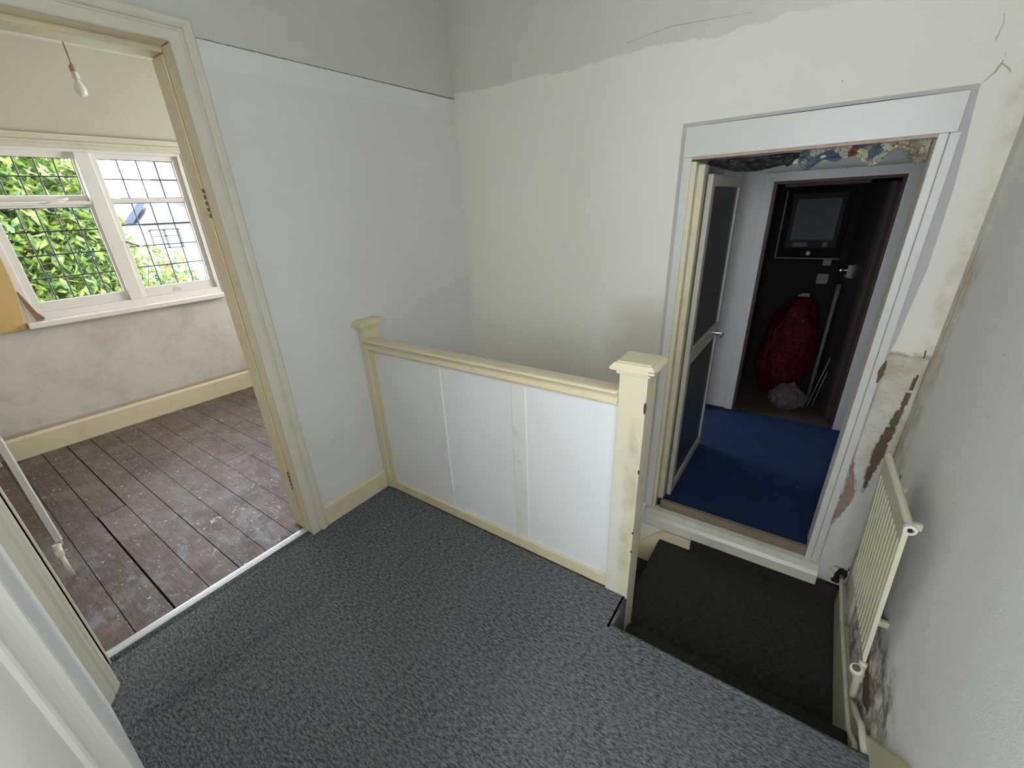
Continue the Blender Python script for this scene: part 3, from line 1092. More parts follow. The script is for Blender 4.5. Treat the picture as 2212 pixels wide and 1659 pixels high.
# side lobby with its small window
b = BM()
box(b, 0.1, 0.2, 1.62, 1.79, ZS, 2.2)
box(b, 0.1, 0.2, 2.29, 2.41, ZS, 2.2)
box(b, 0.1, 0.2, 1.79, 2.29, ZS, 0.55)
box(b, 0.1, 0.2, 1.79, 2.29, 1.45, 2.2)
box(b, 0.1, 1.10, 1.50, 1.62, ZS, 2.2)
struct('wall_lobby', b, M_store_wall)
w3 = sthing('window_3', (0.19, 2.04, 0.55))
b = BM()
for y0, y1, z0, z1 in ((1.79, 1.82, 0.55, 1.45), (2.26, 2.29, 0.55, 1.45), (1.82, 2.26, 0.55, 0.59), (1.82, 2.26, 1.41, 1.45)):
    box(b, 0.17, 0.20, y0, y1, z0, z1)
obj('window_frame', b, M_wwhite, w3)
b = BM()
box(b, 0.183, 0.187, 1.82, 2.26, 0.59, 1.41)
obj('glass', b, M_glass, w3)
# cupboard architrave
tr = sthing('trim_11', (1.8, 2.41, ZS))
for pts in ([(1.398, ZS), (1.455, ZS), (1.455, 1.535), (1.398, 1.590)], [(2.14, ZS), (2.197, ZS), (2.197, 1.590), (2.14, 1.535)], [(1.398, 1.590), (1.455, 1.535), (2.14, 1.535), (2.197, 1.590)]):
    b = BM()
    prism(b, pts, 'y', 2.392, 2.41)
    obj('architrave', b, M_store_wall, tr, bevel=0.002)
b = BM()
box(b, 1.455, 1.475, 2.40, 2.50, ZS, 1.535)
box(b, 2.125, 2.14, 2.40, 2.50, ZS, 1.535)
box(b, 1.475, 2.125, 2.40, 2.50, 1.518, 1.535)
obj('lining', b, simple('red_brown_lining', (0.055, 0.020, 0.010), 0.5, var=0.2), tr)
# cupboard interior
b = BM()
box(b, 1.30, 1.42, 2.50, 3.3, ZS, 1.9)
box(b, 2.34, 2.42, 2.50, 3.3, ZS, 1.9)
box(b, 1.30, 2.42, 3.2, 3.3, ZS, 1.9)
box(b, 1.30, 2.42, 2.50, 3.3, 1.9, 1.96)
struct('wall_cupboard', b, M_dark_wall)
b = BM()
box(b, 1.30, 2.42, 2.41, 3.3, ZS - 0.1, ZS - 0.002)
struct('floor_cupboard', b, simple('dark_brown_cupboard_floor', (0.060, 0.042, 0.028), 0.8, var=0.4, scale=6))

# glazed door standing open into the store room
gd = sthing('door_1', (1.34, 0.98, ZS))
b = BM()
x0, x1 = 1.342, 1.366
ya, yb_ = 0.955, 1.695
box(b, x0, x1, ya, ya + 0.055, ZS + 0.01, 1.552)
box(b, x0, x1, yb_ - 0.045, yb_, ZS + 0.01, 1.552)
box(b, x0, x1, ya + 0.055, yb_ - 0.045, 1.502, 1.552)
box(b, x0, x1, ya + 0.055, yb_ - 0.045, 0.655, 0.742)
box(b, x0, x1, ya + 0.055, yb_ - 0.045, ZS + 0.01, ZS + 0.075)
obj('door_frame', b, gloss_cream('grey_cream_door_paint', (0.42, 0.40, 0.32), 0.2), gd, bevel=0.003)
b = BM()
box(b, x0 + 0.009, x0 + 0.014, ya + 0.05, yb_ - 0.04, 0.735, 1.508)
obj('glass', b, M_dglass, gd)
b = BM()
box(b, x0 + 0.009, x0 + 0.014, ya + 0.05, yb_ - 0.04, ZS + 0.07, 0.66)
obj('lower_panel', b, M_dpanel, gd)
b = BM()
tube(b, [(x1, 1.672, 0.662), (x1 + 0.03, 1.672, 0.662), (x1 + 0.034, 1.668, 0.662), (x1 + 0.034, 1.60, 0.655)], 0.007, 12)
lathe(b, [(0.018, 0), (0.018, 0.006)], (x1, 1.672, 0.662), (1, 0, 0), 18)
obj('handle', b, M_chrome, gd, smooth=False)

# open dark door of the cupboard
cd = sthing('door_2', (2.13, 2.50, ZS))


def leaf(bm, a, c, z0, z1, th=0.03):
    a, c = Vector(a), Vector(c)
    d = (c - a).normalized()
    nn = Vector((-d.y, d.x)) * th / 2
    p = [a - nn, c - nn, c + nn, a + nn]
    prism(bm, [tuple(q) for q in p], 'z', z0, z1)


b = BM()
leaf(b, (2.115, 2.51), (2.005, 3.06), ZS + 0.01, 1.50)
obj('door_panel', b, simple('dark_door_paint', (0.055, 0.042, 0.035), 0.5, var=0.3, scale=6), cd, bevel=0.002)
b = BM()
leaf(b, (2.0075, 3.062), (2.003, 3.078), 0.96, 1.46, 0.012)
obj('edge_highlight', b, M_chrome, cd)  # bright strip standing in for the highlight along the door edge
b = BM()
lathe(b, [(0.026, 0), (0.026, 0.006), (0.010, 0.008), (0.010, 0.028), (0.024, 0.034), (0.030, 0.046), (0.026, 0.060), (0.010, 0.066)], (2.000, 2.965, 0.905), (-1, -0.2, 0), 20)
obj('knob', b, M_chrome, cd, smooth=True)
b = BM()
leaf(b, (2.012, 2.925), (1.997, 3.0), 0.855, 0.945, 0.034)
obj('lock_plate', b, M_chrome, cd)

# appliance on the cupboard back wall
ap = thing('wall_appliance', 'square dark framed cabinet with a grey glass front mounted high in the dark cupboard', 'appliance', (1.71, 3.1, 0.98))
b = BM()
box(b, 1.500, 1.925, 3.02, 3.19, 0.985, 1.475)
obj('case', b, simple('black_case_paint', (0.006, 0.006, 0.007), 0.7, spec=0.1), ap, bevel=0.006)
b = BM()
box(b, 1.545, 1.890, 3.005, 3.02, 1.055, 1.455)
fr_ = obj('front_door', b, simple('grey_front_paint', (0.016, 0.017, 0.018), 0.6, var=0.25, scale=7, spec=0.15), ap, bevel=0.006)
b = BM()
box(b, 1.575, 1.860, 3.000, 3.006, 1.115, 1.415)
obj('window_panel', b, simple('grey_smoked_glass', (0.050, 0.054, 0.057), 0.5, var=0.4, scale=6, spec=0.2), fr_, bevel=0.003)
b = BM()
box(b, 1.60, 1.70, 3.001, 3.006, 1.068, 1.100)
M_lab = simple('grey_label', (0.06, 0.065, 0.07), 0.6)
obj('label_plate', b, M_lab, fr_)
b = BM()
box(b, 1.80, 1.83, 3.001, 3.006, 1.066, 1.102)
obj('label_plate', b, M_lab, fr_)
b = BM()
lathe(b, [(0.017, 0), (0.017, 0.016), (0.012, 0.020)], (1.72, 3.02, 1.018), (0, -1, 0), 20)
obj('knob', b, simple('pale_dial_plastic', (0.30, 0.30, 0.29), 0.4), ap)
b = BM()
box(b, 1.495, 1.505, 3.004, 3.03, 0.985, 1.475)
box(b, 1.495, 1.93, 3.004, 3.03, 0.975, 0.985)
obj('edge_trim', b, simple('dull_grey_edging', (0.07, 0.072, 0.072), 0.5, 0.3), ap)
b = BM()
box(b, 1.47, 2.0, 3.00, 3.19, 1.50, 1.56)
tag(obj('shelf', b, M_dark_wood, bevel=0.004), 'dark wooden shelf fixed across the top of the cupboard above the appliance', 'shelf')
M_sock = simple('dull_white_plastic', (0.12,0.12,0.115), 0.4)
for nm, x, z, s, lab in (('wall_socket', 1.855, 0.80, 0.040, 'square off-white socket on the cupboard back wall above the red sack'),
                         ('wall_switch', 1.86, 0.935, 0.028, 'small off-white switch just under the cupboard appliance')):
    t = thing(nm, lab, 'socket' if 'socket' in nm else 'switch', (x, 3.2, z))
    b = BM()
    box(b, x - s, x + s, 3.188, 3.2, z - s, z + s)
    pl_ = obj('plate', b, M_sock, t, bevel=0.002)
    b = BM()
    box(b, x - s * 0.3, x + s * 0.3, 3.183, 3.189, z + s * 0.1, z + s * 0.6)
    obj('rocker', b, M_sock, t, bevel=0.001)


# crumpled sacks
def blob(name, c, r, mat, seed, pinch=0.0, amp=0.10, sub=4, tilt=0.0, fold=9):
    bm = BM()
    bmesh.ops.create_icosphere(bm, subdivisions=sub, radius=1)
    from mathutils import noise as mn
    for v in bm.verts:
        p = v.co.copy()
        n = mn.noise(p * 2.1 + Vector((seed, 0, 0))) * amp + abs(mn.noise(p * fold * 0.6 + Vector((0, seed, 0)))) * amp * 0.9 \
            + abs(mn.noise(p * fold * 1.5 + Vector((0, 0, seed)))) * amp * 0.35
        p *= 1 + n
        k = 1 - pinch * max(0, p.z) ** 2
        p.x *= k
        p.y *= k
        if p.z < -0.80:
            p.z = -0.80 + (p.z + 0.80) * 0.1
        v.co = Vector((c[0] + p.x * r[0] + p.z * tilt, c[1] + p.y * r[1], c[2] + p.z * r[2]))
    return obj(name, bm, mat, None, smooth=False)


def plastic(name, c, rough=0.22):
    n = NT(name)
    n.col(n.mix(n.noise(8, 4), tuple(q * 0.7 for q in c), c))
    n.set(rough, 0, 0.3)
    n.bump(n.noise(34, 5, 0.65, None, 1.2), 0.8, 0.02)
    return n.m


tag(blob('rubbish_sack', (1.722, 2.92, 0.235), (0.195, 0.15, 0.44), plastic('red_sack_plastic', (0.065, 0.0015, 0.004)), 3, 0.10, 0.14, tilt=0.03),
    'tall shiny red plastic sack standing inside the dark cupboard', 'bag')
tag(blob('plastic_bag', (1.815, 2.66, -0.075), (0.12, 0.10, 0.115), plastic('clear_pink_bag_plastic', (0.13, 0.085, 0.08), 0.25), 8, 0.2, 0.22),
    'small crumpled clear plastic bag on the cupboard floor in front of the red sack', 'bag')
b = BM()
box(b, 1.72, 1.80, 2.90, 2.96, 0.700, 0.712)
box(b, 1.74, 1.80, 2.91, 2.95, 0.712, 0.722)
tag(obj('folded_paper', b, simple('dull_paper', (0.20, 0.20, 0.19), 0.8), bevel=0.002), 'scrap of folded grey paper lying on top of the red sack', 'paper')
b = BM()
tube(b, [(1.972, 3.02, 0.79), (1.968, 2.98, 0.42), (1.960, 2.92, ZS + 0.004)], [0.017, 0.014, 0.014], 12)
tag(obj('broom_handle', b, simple('pale_pole_paint', (0.15, 0.15, 0.14), 0.5), smooth=True), 'thick pale pole leaning upright beside the red sack', 'pole')
M_rod = simple('thin_white_rod', (0.24, 0.24, 0.23), 0.4)
for dx, top, lab in ((0.0, 0.37, 'taller upper one of two thin white rods leaning behind the clear plastic bag'), (0.03, 0.33, 'lower right one of two thin white rods leaning behind the clear plastic bag')):
    b = BM()
    tube(b, [(2.058 + dx * 0.4, 2.86, top), (1.965 + dx, 2.76, ZS + 0.006)], 0.0045, 8)
    tag(obj('thin_rod', b, M_rod, smooth=True), lab, 'rod', 'rods leaning in the cupboard')

# torn lining hanging under the door head
from mathutils import noise as mnoise


def torn(name, x0, x1, ztop, depth, y, mat, seed, n=60, m=8, sag=None):
    bm = BM()
    g = {}
    for i in range(n + 1):
        t = i / n
        x = x0 + (x1 - x0) * t
        dz = depth(t)
        for j in range(m + 1):
            s = j / m
            q = mnoise.noise(Vector((x * 22, s * 2.5, seed)))
            q2 = mnoise.noise(Vector((x * 60, s * 6, seed + 4)))
            g[i, j] = bm.verts.new((x + 0.004 * q2, y + 0.012 * q + 0.006 * q2 + 0.025 * s * (0.5 + q), ztop(t) - dz * s + 0.004 * q2 * s))
    for i in range(n):
        for j in range(m):
            bm.faces.new((g[i, j], g[i + 1, j], g[i + 1, j + 1], g[i, j + 1]))
    o = obj(name, bm, mat, None, smooth=False)
    s_ = o.modifiers.new('t', 'SOLIDIFY')
    s_.thickness = 0.0012
    return o


tag(torn('hanging_membrane', 1.335, 1.70, lambda t: 1.604, lambda t: 0.012 + 0.042 * math.sin(math.pi * min(1, t * 1.05)) ** 0.8 + (0.012 if 0.80 < t < 0.88 else 0) if t < 0.93 else 0.02,
         0.945, simple('black_membrane', (0.014, 0.015, 0.015), 0.6, var=0.4, scale=30), 2),
    'torn black membrane sagging under the doorway header board', 'membrane')


def patchy():
    n = NT('torn_floral_paper')
    v = n.voro(34, None)
    cr = n.t.nodes.new('ShaderNodeValToRGB')
    cr.color_ramp.interpolation = 'CONSTANT'
    el = cr.color_ramp.elements
    el[0].position = 0; el[0].color = (0.52, 0.47, 0.33, 1)
    el[1].position = 0.24; el[1].color = (0.06, 0.10, 0.14, 1)
    for p_, c_ in ((0.42, (0.22, 0.22, 0.19)), (0.58, (0.20, 0.045, 0.04)), (0.70, (0.32, 0.27, 0.17)), (0.86, (0.42, 0.41, 0.34))):
        e = el.new(p_)
        e.color = (*c_, 1)
    sp = n.t.nodes.new('ShaderNodeSeparateColor')
    vv_ = n.voro(26, n.vec(1, 1, 1, (0.3, 0, 0)))
    n.t.links.new(vv_[1], sp.inputs[0])
    n.t.links.new(sp.outputs[0], cr.inputs[0])
    c = n.mix(n.ss(n.noise(120, 4, 0.7), 0.52, 0.60), cr.outputs[0], (0.14, 0.13, 0.11))
    n.col(c)
    n.set(0.85)
    n.bump(n.noise(70, 5), 0.8, 0.006)
    return n.m


tag(torn('torn_wallpaper', 1.672, 2.050, lambda t: 1.612, lambda t: 0.030 + 0.030 * abs(math.sin(t * 7 + 0.6)) + 0.014 * math.sin(t * 23) + (0.02 if t > 0.93 else 0), 0.935, patchy(), 7, n=90),
    'ragged strip of torn floral wallpaper hanging under the doorway header board', 'wallpaper')
b = BM()
prism(b, [(1.655, 1.612), (1.735, 1.612), (1.775, 1.566), (1.64, 1.566)], 'y', 0.962, 0.968)
tag(obj('paper_scrap', b, simple('cream_paper', (0.50, 0.47, 0.36), 0.8)), 'plain cream paper scrap between the black membrane and the floral wallpaper', 'paper')

# ================================================================== bedroom
WA = -math.atan(SLP)
# side wall, far right wall, ceiling, floor
b = BM()
box(b, -2.6, -0.14, -1.48, -1.36, 0, 2.56)
struct('wall_bedroom_near', b, M_bed_side)
b = BM()
box(b, -2.6, -1.9, 1.9, 2.0, 0, 2.56)
box(b, -0.7, -0.14, 1.9, 2.0, 0, 2.56)
box(b, -1.9, -0.7, 1.9, 2.0, 0, 0.9)
box(b, -1.9, -0.7, 1.9, 2.0, 2.0, 2.56)
struct('wall_bedroom_far', b, M_bed_wall)
w4 = sthing('added_window_4', (-1.3, 1.93, 0.9))  # unseen second window, added to brighten the bedroom
b = BM()
for x0, x1, z0, z1 in ((-1.9, -1.86, 0.9, 2.0), (-0.74, -0.7, 0.9, 2.0), (-1.86, -0.74, 0.9, 0.95), (-1.86, -0.74, 1.95, 2.0), (-1.32, -1.28, 0.95, 1.95)):
    box(b, x0, x1, 1.91, 1.95, z0, z1)
obj('window_frame', b, M_wwhite, w4, bevel=0.003)
b = BM()
box(b, -1.86, -0.74, 1.928, 1.932, 0.95, 1.95)
obj('glass', b, M_glass, w4)
b = BM()
box(b, -0.15, -0.1395, -0.484, 1.9, 0.0, 2.53)
box(b, -0.15, -0.1395, -1.31, -0.484, 1.98, 2.53)
struct('wall_bedroom_inner', b, M_bed_wall)
b = BM()
box(b, -2.75, -0.14, -1.48, 2.0, 2.53, 2.62)
struct('ceiling_bedroom', b, wallmat('bedroom_ceiling', (0.64, 0.63, 0.53)))
b = BM()
edges = [-1.36, -1.211, -1.078, -0.946, -0.8165, -0.691, -0.5515, -0.428, -0.278, -0.150, -0.02, 0.11, 0.24, 0.37, 0.50, 0.63, 0.76, 0.89, 1.02, 1.15, 1.28, 1.41, 1.54, 1.67, 1.80, 1.9]
gaps = {1: 0.003, 2: 0.0045, 3: 0.0035, 4: 0.0045, 5: 0.003, 6: 0.003, 7: 0.003}
for i in range(len(edges) - 1):
    g0 = gaps.get(i, 0.003) / 2
    g1 = gaps.get(i + 1, 0.003) / 2
    y0, y1 = edges[i] + g0, edges[i + 1] - g1
    if i == 2:
        box(b, -2.5, -1.150, y0, y1 - 0.003, -0.02, 0.0)
        box(b, -1.146, -0.05, y0 + 0.004, y1, -0.02, 0.0)
    elif i == 7:
        box(b, -2.5, -1.139, y0, y1, -0.02, 0.0)
        box(b, -1.136, -0.05, y0, y1, -0.02, -0.0008)
    else:
        box(b, -2.5, -0.05, y0, y1, -0.02, -0.0005 * (i % 3))
struct('floor_bedroom', b, M_boards)
b = BM()
box(b, -2.6, -0.06, -1.36, 1.9, -0.12, -0.022)
struct('floor_bedroom_joists', b, M_black)


def wloc(bm):
    bmesh.ops.transform(bm, matrix=Matrix.Translation((-2.4155, 0, 0)) @ Matrix.Rotation(WA, 4, 'Z'), verts=bm.verts)
    return bm


# window wall: x_local = 0 is the inner face, outside is negative
b = BM()
box(b, -0.22, 0, -1.45, -0.82, -0.1, 2.6)
box(b, -0.22, 0, 0.385, 2.05, -0.1, 2.6)
box(b, -0.22, 0, -0.82, 0.385, -0.1, 0.87)
box(b, -0.22, 0, -0.82, 0.385, 1.942, 2.6)
struct('wall_bedroom_window', wloc(b), M_bed_wall)
b = BM()
prism(b, [(0, 1.94), (0.014, 1.945), (0.014, 1.962), (0.030, 1.966), (0.030, 1.978), (0.018, 1.985), (0.018, 2.000), (0.026, 2.006), (0.026, 2.018), (0, 2.02)], 'y', -1.36, 1.9)
struct('trim_12', wloc(b), M_bed_wall.copy() if False else M_creamw)
b = BM()
prism(b, [(0, 0), (0.018, 0), (0.018, 0.142), (0.008, 0.160), (0, 0.160)], 'y', -1.36, 1.9)
struct('baseboard_bedroom', wloc(b), M_cream, bevel=0.002)
b = BM()
box(b, -2.40, -0.15, -1.36, -1.345, 0, 0.15)
struct('baseboard_bedroom_near', b, M_creamw)

w1 = sthing('window_1', (-2.4155, -0.2, 0.87), WA)
b = BM()
box(b, -0.10, -0.005, -0.82, -0.775, 0.87, 1.942)
box(b, -0.10, -0.005, 0.355, 0.385, 0.87, 1.942)
box(b, -0.10, -0.005, -0.775, 0.355, 1.922, 1.942)
box(b, -0.10, -0.005, -0.775, 0.355, 0.87, 0.938)
box(b, -0.10, 0.0, -0.250, -0.168, 0.938, 1.922)
box(b, -0.10, -0.004, -0.775, -0.250, 1.600, 1.622)
obj('window_frame', wloc(b), M_wwhite, w1, bevel=0.003)
b = BM()
prism(b, [(-0.06, 0.87), (-0.06, 0.893), (0.05, 0.889), (0.056, 0.885), (0.056, 0.856), (0.050, 0.850), (0.0, 0.850), (0.0, 0.87)], 'y', -0.835, 0.40)
obj('window_sill', wloc(b), M_wwhite, w1, bevel=0.003)


def sash(y0, y1, z0, z1, fr, nc, nr, xo=-0.05, tilt=0.0, pivot=None, name='sash'):
    """fixed or opening light: frame, glass, leads"""
    M0 = Matrix.Translation((-2.4155, 0, 0)) @ Matrix.Rotation(WA, 4, 'Z')
    T = Matrix.Translation((xo, 0, z1)) @ Matrix.Rotation(tilt, 4, 'Y') @ Matrix.Translation((-xo, 0, -z1))
    L_, R_, Bt, Tp = fr
    b = BM()
    box(b, xo - 0.018, xo + 0.022, y0, y0 + L_, z0, z1)
    box(b, xo - 0.018, xo + 0.022, y1 - R_, y1, z0, z1)
    box(b, xo - 0.018, xo + 0.022, y0 + L_, y1 - R_, z0, z0 + Bt)
    box(b, xo - 0.018, xo + 0.022, y0 + L_, y1 - R_, z1 - Tp, z1)
    bmesh.ops.transform(b, matrix=M0 @ T, verts=b.verts)
    s = obj('sash', b, M_wwhite, w1, bevel=0.002)
    ya, yb2, za, zb = y0 + L_, y1 - R_, z0 + Bt, z1 - Tp
    b = BM()
    quad(b, [(xo, ya, za), (xo, yb2, za), (xo, yb2, zb), (xo, ya, zb)])
    bmesh.ops.transform(b, matrix=M0 @ T, verts=b.verts)
    obj('glass', b, M_glass, s)
    b = BM()
    for k in range(1, nc):
        y = ya + (yb2 - ya) * k / nc
        tube(b, [(xo, y, za), (xo, y, zb)], 0.0046, 6)
    for k in range(1, nr):
        z = za + (zb - za) * k / nr
        tube(b, [(xo, ya, z), (xo, yb2, z)], 0.0046, 6)
    for p, q in (((ya, za), (yb2, za)), ((ya, zb), (yb2, zb)), ((ya, za), (ya, zb)), ((yb2, za), (yb2, zb))):
        tube(b, [(xo, *p), (xo, *q)], 0.0040, 6)
    bmesh.ops.transform(b, matrix=M0 @ T, verts=b.verts)
    obj('leading', b, M_lead, s)
    return s


sash(-0.775, -0.250, 0.938, 1.600, (0.045, 0.018, 0.066, 0.014), 5, 4)
ts = sash(-0.775, -0.215, 1.622, 1.938, (0.04, 0.045, 0.040, 0.050), 5, 2, tilt=0.16)
rs = sash(-0.168, 0.355, 0.938, 1.922, (0.035, 0.032, 0.070, 0.034), 4, 1, name='casement')
for ch in list(rs.children):
    bpy.data.objects.remove(ch)
M0 = Matrix.Translation((-2.4155, 0, 0)) @ Matrix.Rotation(WA, 4, 'Z')
b = BM()
box(b, -0.068, -0.028, -0.133, 0.323, 1.606, 1.636)
obj('transom_bar', wloc(b), M_wwhite, rs, bevel=0.002)
for za, zb, nrw in ((1.008, 1.606, 4), (1.636, 1.888, 2)):
    b = BM()
    quad(b, [(-0.05, -0.133, za), (-0.05, 0.323, za), (-0.05, 0.323, zb), (-0.05, -0.133, zb)])
    obj('glass', wloc(b), M_glass, rs)
    b = BM()
    for k in range(0, 5):
        y = -0.133 + 0.456 * k / 4
        tube(b, [(-0.05, y, za), (-0.05, y, zb)], 0.0046, 6)
    for k in range(0, nrw + 1):
        z = za + (zb - za) * k / nrw
        tube(b, [(-0.05, -0.133, z), (-0.05, 0.323, z)], 0.0046, 6)
    obj('leading', wloc(b), M_lead, rs)
b = BM()
tube(b, [(0.004, -0.150, 1.345), (0.012, -0.140, 1.340), (0.02, -0.09, 1.315), (0.02, -0.055, 1.300)], [0.008, 0.006, 0.005, 0.0035], 10)
obj('casement_handle', wloc(b), simple('dull_brass_handle', (0.22, 0.18, 0.12), 0.4, 0.7), w1, smooth=True)
b = BM()
tube(b, [(-0.003, -0.50, 1.613), (0.006, -0.46, 1.620), (0.006, -0.40, 1.630), (-0.005, -0.37, 1.638)], 0.006, 10)
obj('window_stay', wloc(b), M_wwhite, w1, smooth=True)
b = BM()
tube(b, [(-0.02, 0.06, 0.955), (-0.018, 0.062, 0.972), (-0.016, 0.08, 0.985), (-0.018, 0.098, 0.972), (-0.02, 0.10, 0.955)], 0.003, 8)
obj('stay_hook', wloc(b), M_wwhite, w1, smooth=True)
b = BM()
prism(b, [(-0.818, 1.090), (-0.806, 1.092), (-0.765, 0.945), (-0.740, 0.905), (-0.752, 0.893), (-0.785, 0.893)], 'x', -0.004, 0.006)
obj('bare_wood_wedge', wloc(b), M_wood_raw, w1)
# mustard boarding left of the window
b = BM()
prism(b, [(-1.355, 0.852), (-0.850, 0.850), (-0.848, 0.87), (-0.835, 0.95), (-0.815, 1.07), (-0.806, 1.2), (-0.806, 1.938), (-1.355, 1.938)], 'x', 0.0, 0.022)
tag(obj('wall_board', wloc(b), M_board, bevel=0.003), 'mustard yellow board covering the wall left of the leaded bedroom window', 'board')

# bedroom radiator, seen almost edge on, just inside the doorway
r2 = thing('radiator', 'long white radiator on the bedroom side wall just inside the doorway, seen edge on', 'radiator', (-1.5, -1.29, 0.14))
b = BM()
pts = []
NR = 26
for k in range(NR):
    x = -2.36 + 1.62 * k / NR
    pts += [(x, -1.242), (x + 0.02, -1.236), (x + 0.042, -1.236), (x + 0.062 * 0.9, -1.242)]
poly = [(-2.38, -1.262), (-2.38, -1.242)] + pts + [(-0.735, -1.242), (-0.735, -1.262)]
va = [b.verts.new((p[0], p[1], 0.165)) for p in poly]
vb = [b.verts.new((p[0], p[1], 0.69)) for p in poly]
for i in range(len(poly)):
    b.faces.new((va[i], vb[i], vb[(i + 1) % len(poly)], va[(i + 1) % len(poly)]))
b.faces.new(va)
b.faces.new(vb[::-1])
obj('panel', b, M_wtrim, r2)
b = BM()
tube(b, [(-2.38, -1.255, 0.155), (-0.735, -1.255, 0.155)], 0.014, 12)
tube(b, [(-2.38, -1.255, 0.70), (-0.735, -1.255, 0.70)], 0.014, 12)
obj('header_tube', b, M_wtrim, r2)
b = BM()
lathe(b, [(0.012, -0.012), (0.015, 0), (0.015, 0.02), (0.010, 0.022), (0.010, 0.05)], (-0.69, -1.268, 0.135), (0, 0, 1), 16)
tube(b, [(-0.735, -1.258, 0.155), (-0.70, -1.262, 0.155), (-0.69, -1.268, 0.145)], 0.010, 12)
v2 = obj('valve', b, M_valve, r2, smooth=False)
b = BM()
tube(b, [(-0.69, -1.268, 0.13), (-0.69, -1.268, 0.0)], 0.0085, 12)
obj('valve_tail', b, M_valve, v2, smooth=True)
for x in (-1.0, -2.1):
    b = BM()
    box(b, x - 0.012, x + 0.012, -1.354, -1.262, 0.52, 0.60)
    obj('wall_bracket', b, M_wtrim, r2)

# pendant bulb
pd = thing('pendant_light', 'bare clear bulb hanging on a thin brown flex from the bedroom ceiling', 'ceiling light', (-2.12, -0.167, 2.53))
b = BM()
lathe(b, [(0.045, 0), (0.045, -0.012), (0.02, -0.03)], (-2.12, -0.167, 2.53), (0, 0, 1), 20)
obj('ceiling_rose', b, M_bed_wall, pd)
M_flex = simple('brown_flex', (0.20, 0.13, 0.10), 0.6)
b = BM()
tube(b, [(-2.12, -0.167, 2.51), (-2.12, -0.166, 2.355)], 0.0035, 8)
obj('cord', b, M_flex, pd)
b = BM()
lathe(b, [(0.006, 0.0), (0.016, -0.012), (0.017, -0.040)], (-2.12, -0.166, 2.36), (0, 0, 1), 18)
lh = obj('lamp_holder', b, simple('brown_lamp_holder', (0.30, 0.22, 0.17), 0.5), pd)
b = BM()
lathe(b, [(0.0155, -0.040), (0.0165, -0.072), (0.0155, -0.074)], (-2.12, -0.166, 2.36), (0, 0, 1), 18)
obj('holder_skirt', b, simple('cream_lamp_holder', (0.58, 0.52, 0.40), 0.5), lh)
b = BM()
c_ = []
for k in range(13):
    a = math.pi * k / 12
    rr = 0.0135 + 0.0185 * (1 - math.cos(a)) / 2 if a < math.pi * 0.55 else 0
    c_.append((rr, a))
prof_b = [(0.012, -0.072), (0.013, -0.085), (0.022, -0.105), (0.029, -0.125), (0.030, -0.138), (0.026, -0.153), (0.016, -0.163), (0.004, -0.166)]
lathe(b, prof_b, (-2.12, -0.166, 2.36), (0, 0, 1), 24)
n_ = NT('pearl_bulb_glass')
n_.col((0.80, 0.79, 0.75))
n_.set(0.15, 0, 0.6)
n_.b.inputs['Transmission Weight'].default_value = 0.35
obj('bulb', b, n_.m, pd, smooth=True)

# ================================================================== outside the bedroom window
b = BM()
box(b, -60, -2.8, -30, 30, -3.2, -3.0)
n_ = NT('garden_grass')
n_.col(n_.mix(n_.noise(2, 5), (0.03, 0.06, 0.02), (0.06, 0.10, 0.03)))
n_.set(0.95)
struct('ground', b, n_.m)


def leafmat():
    n = NT('tree_leaves')
    oi = n.noise(9, 4, 0.6)
    n.col(n.mix(n.ss(oi, 0.38, 0.62), (0.022, 0.072, 0.030), (0.17, 0.215, 0.035)))
    n.set(0.5, 0, 0.4)
    n.b.inputs['Transmission Weight'].default_value = 0.0
    tl = n.t.nodes.new('ShaderNodeBsdfTranslucent')
    tl.inputs[0].default_value = (0.15, 0.22, 0.03, 1)
    mx = n.t.nodes.new('ShaderNodeMixShader')
    mx.inputs[0].default_value = 0.35
    n.t.links.new(n.b.outputs[0], mx.inputs[1])
    n.t.links.new(tl.outputs[0], mx.inputs[2])
    n.t.links.new(mx.outputs[0], n.out.inputs[0])
    return n.m


M_leaf = leafmat()
M_bark = simple('tree_bark', (0.03, 0.022, 0.015), 0.9, bump=0.5)


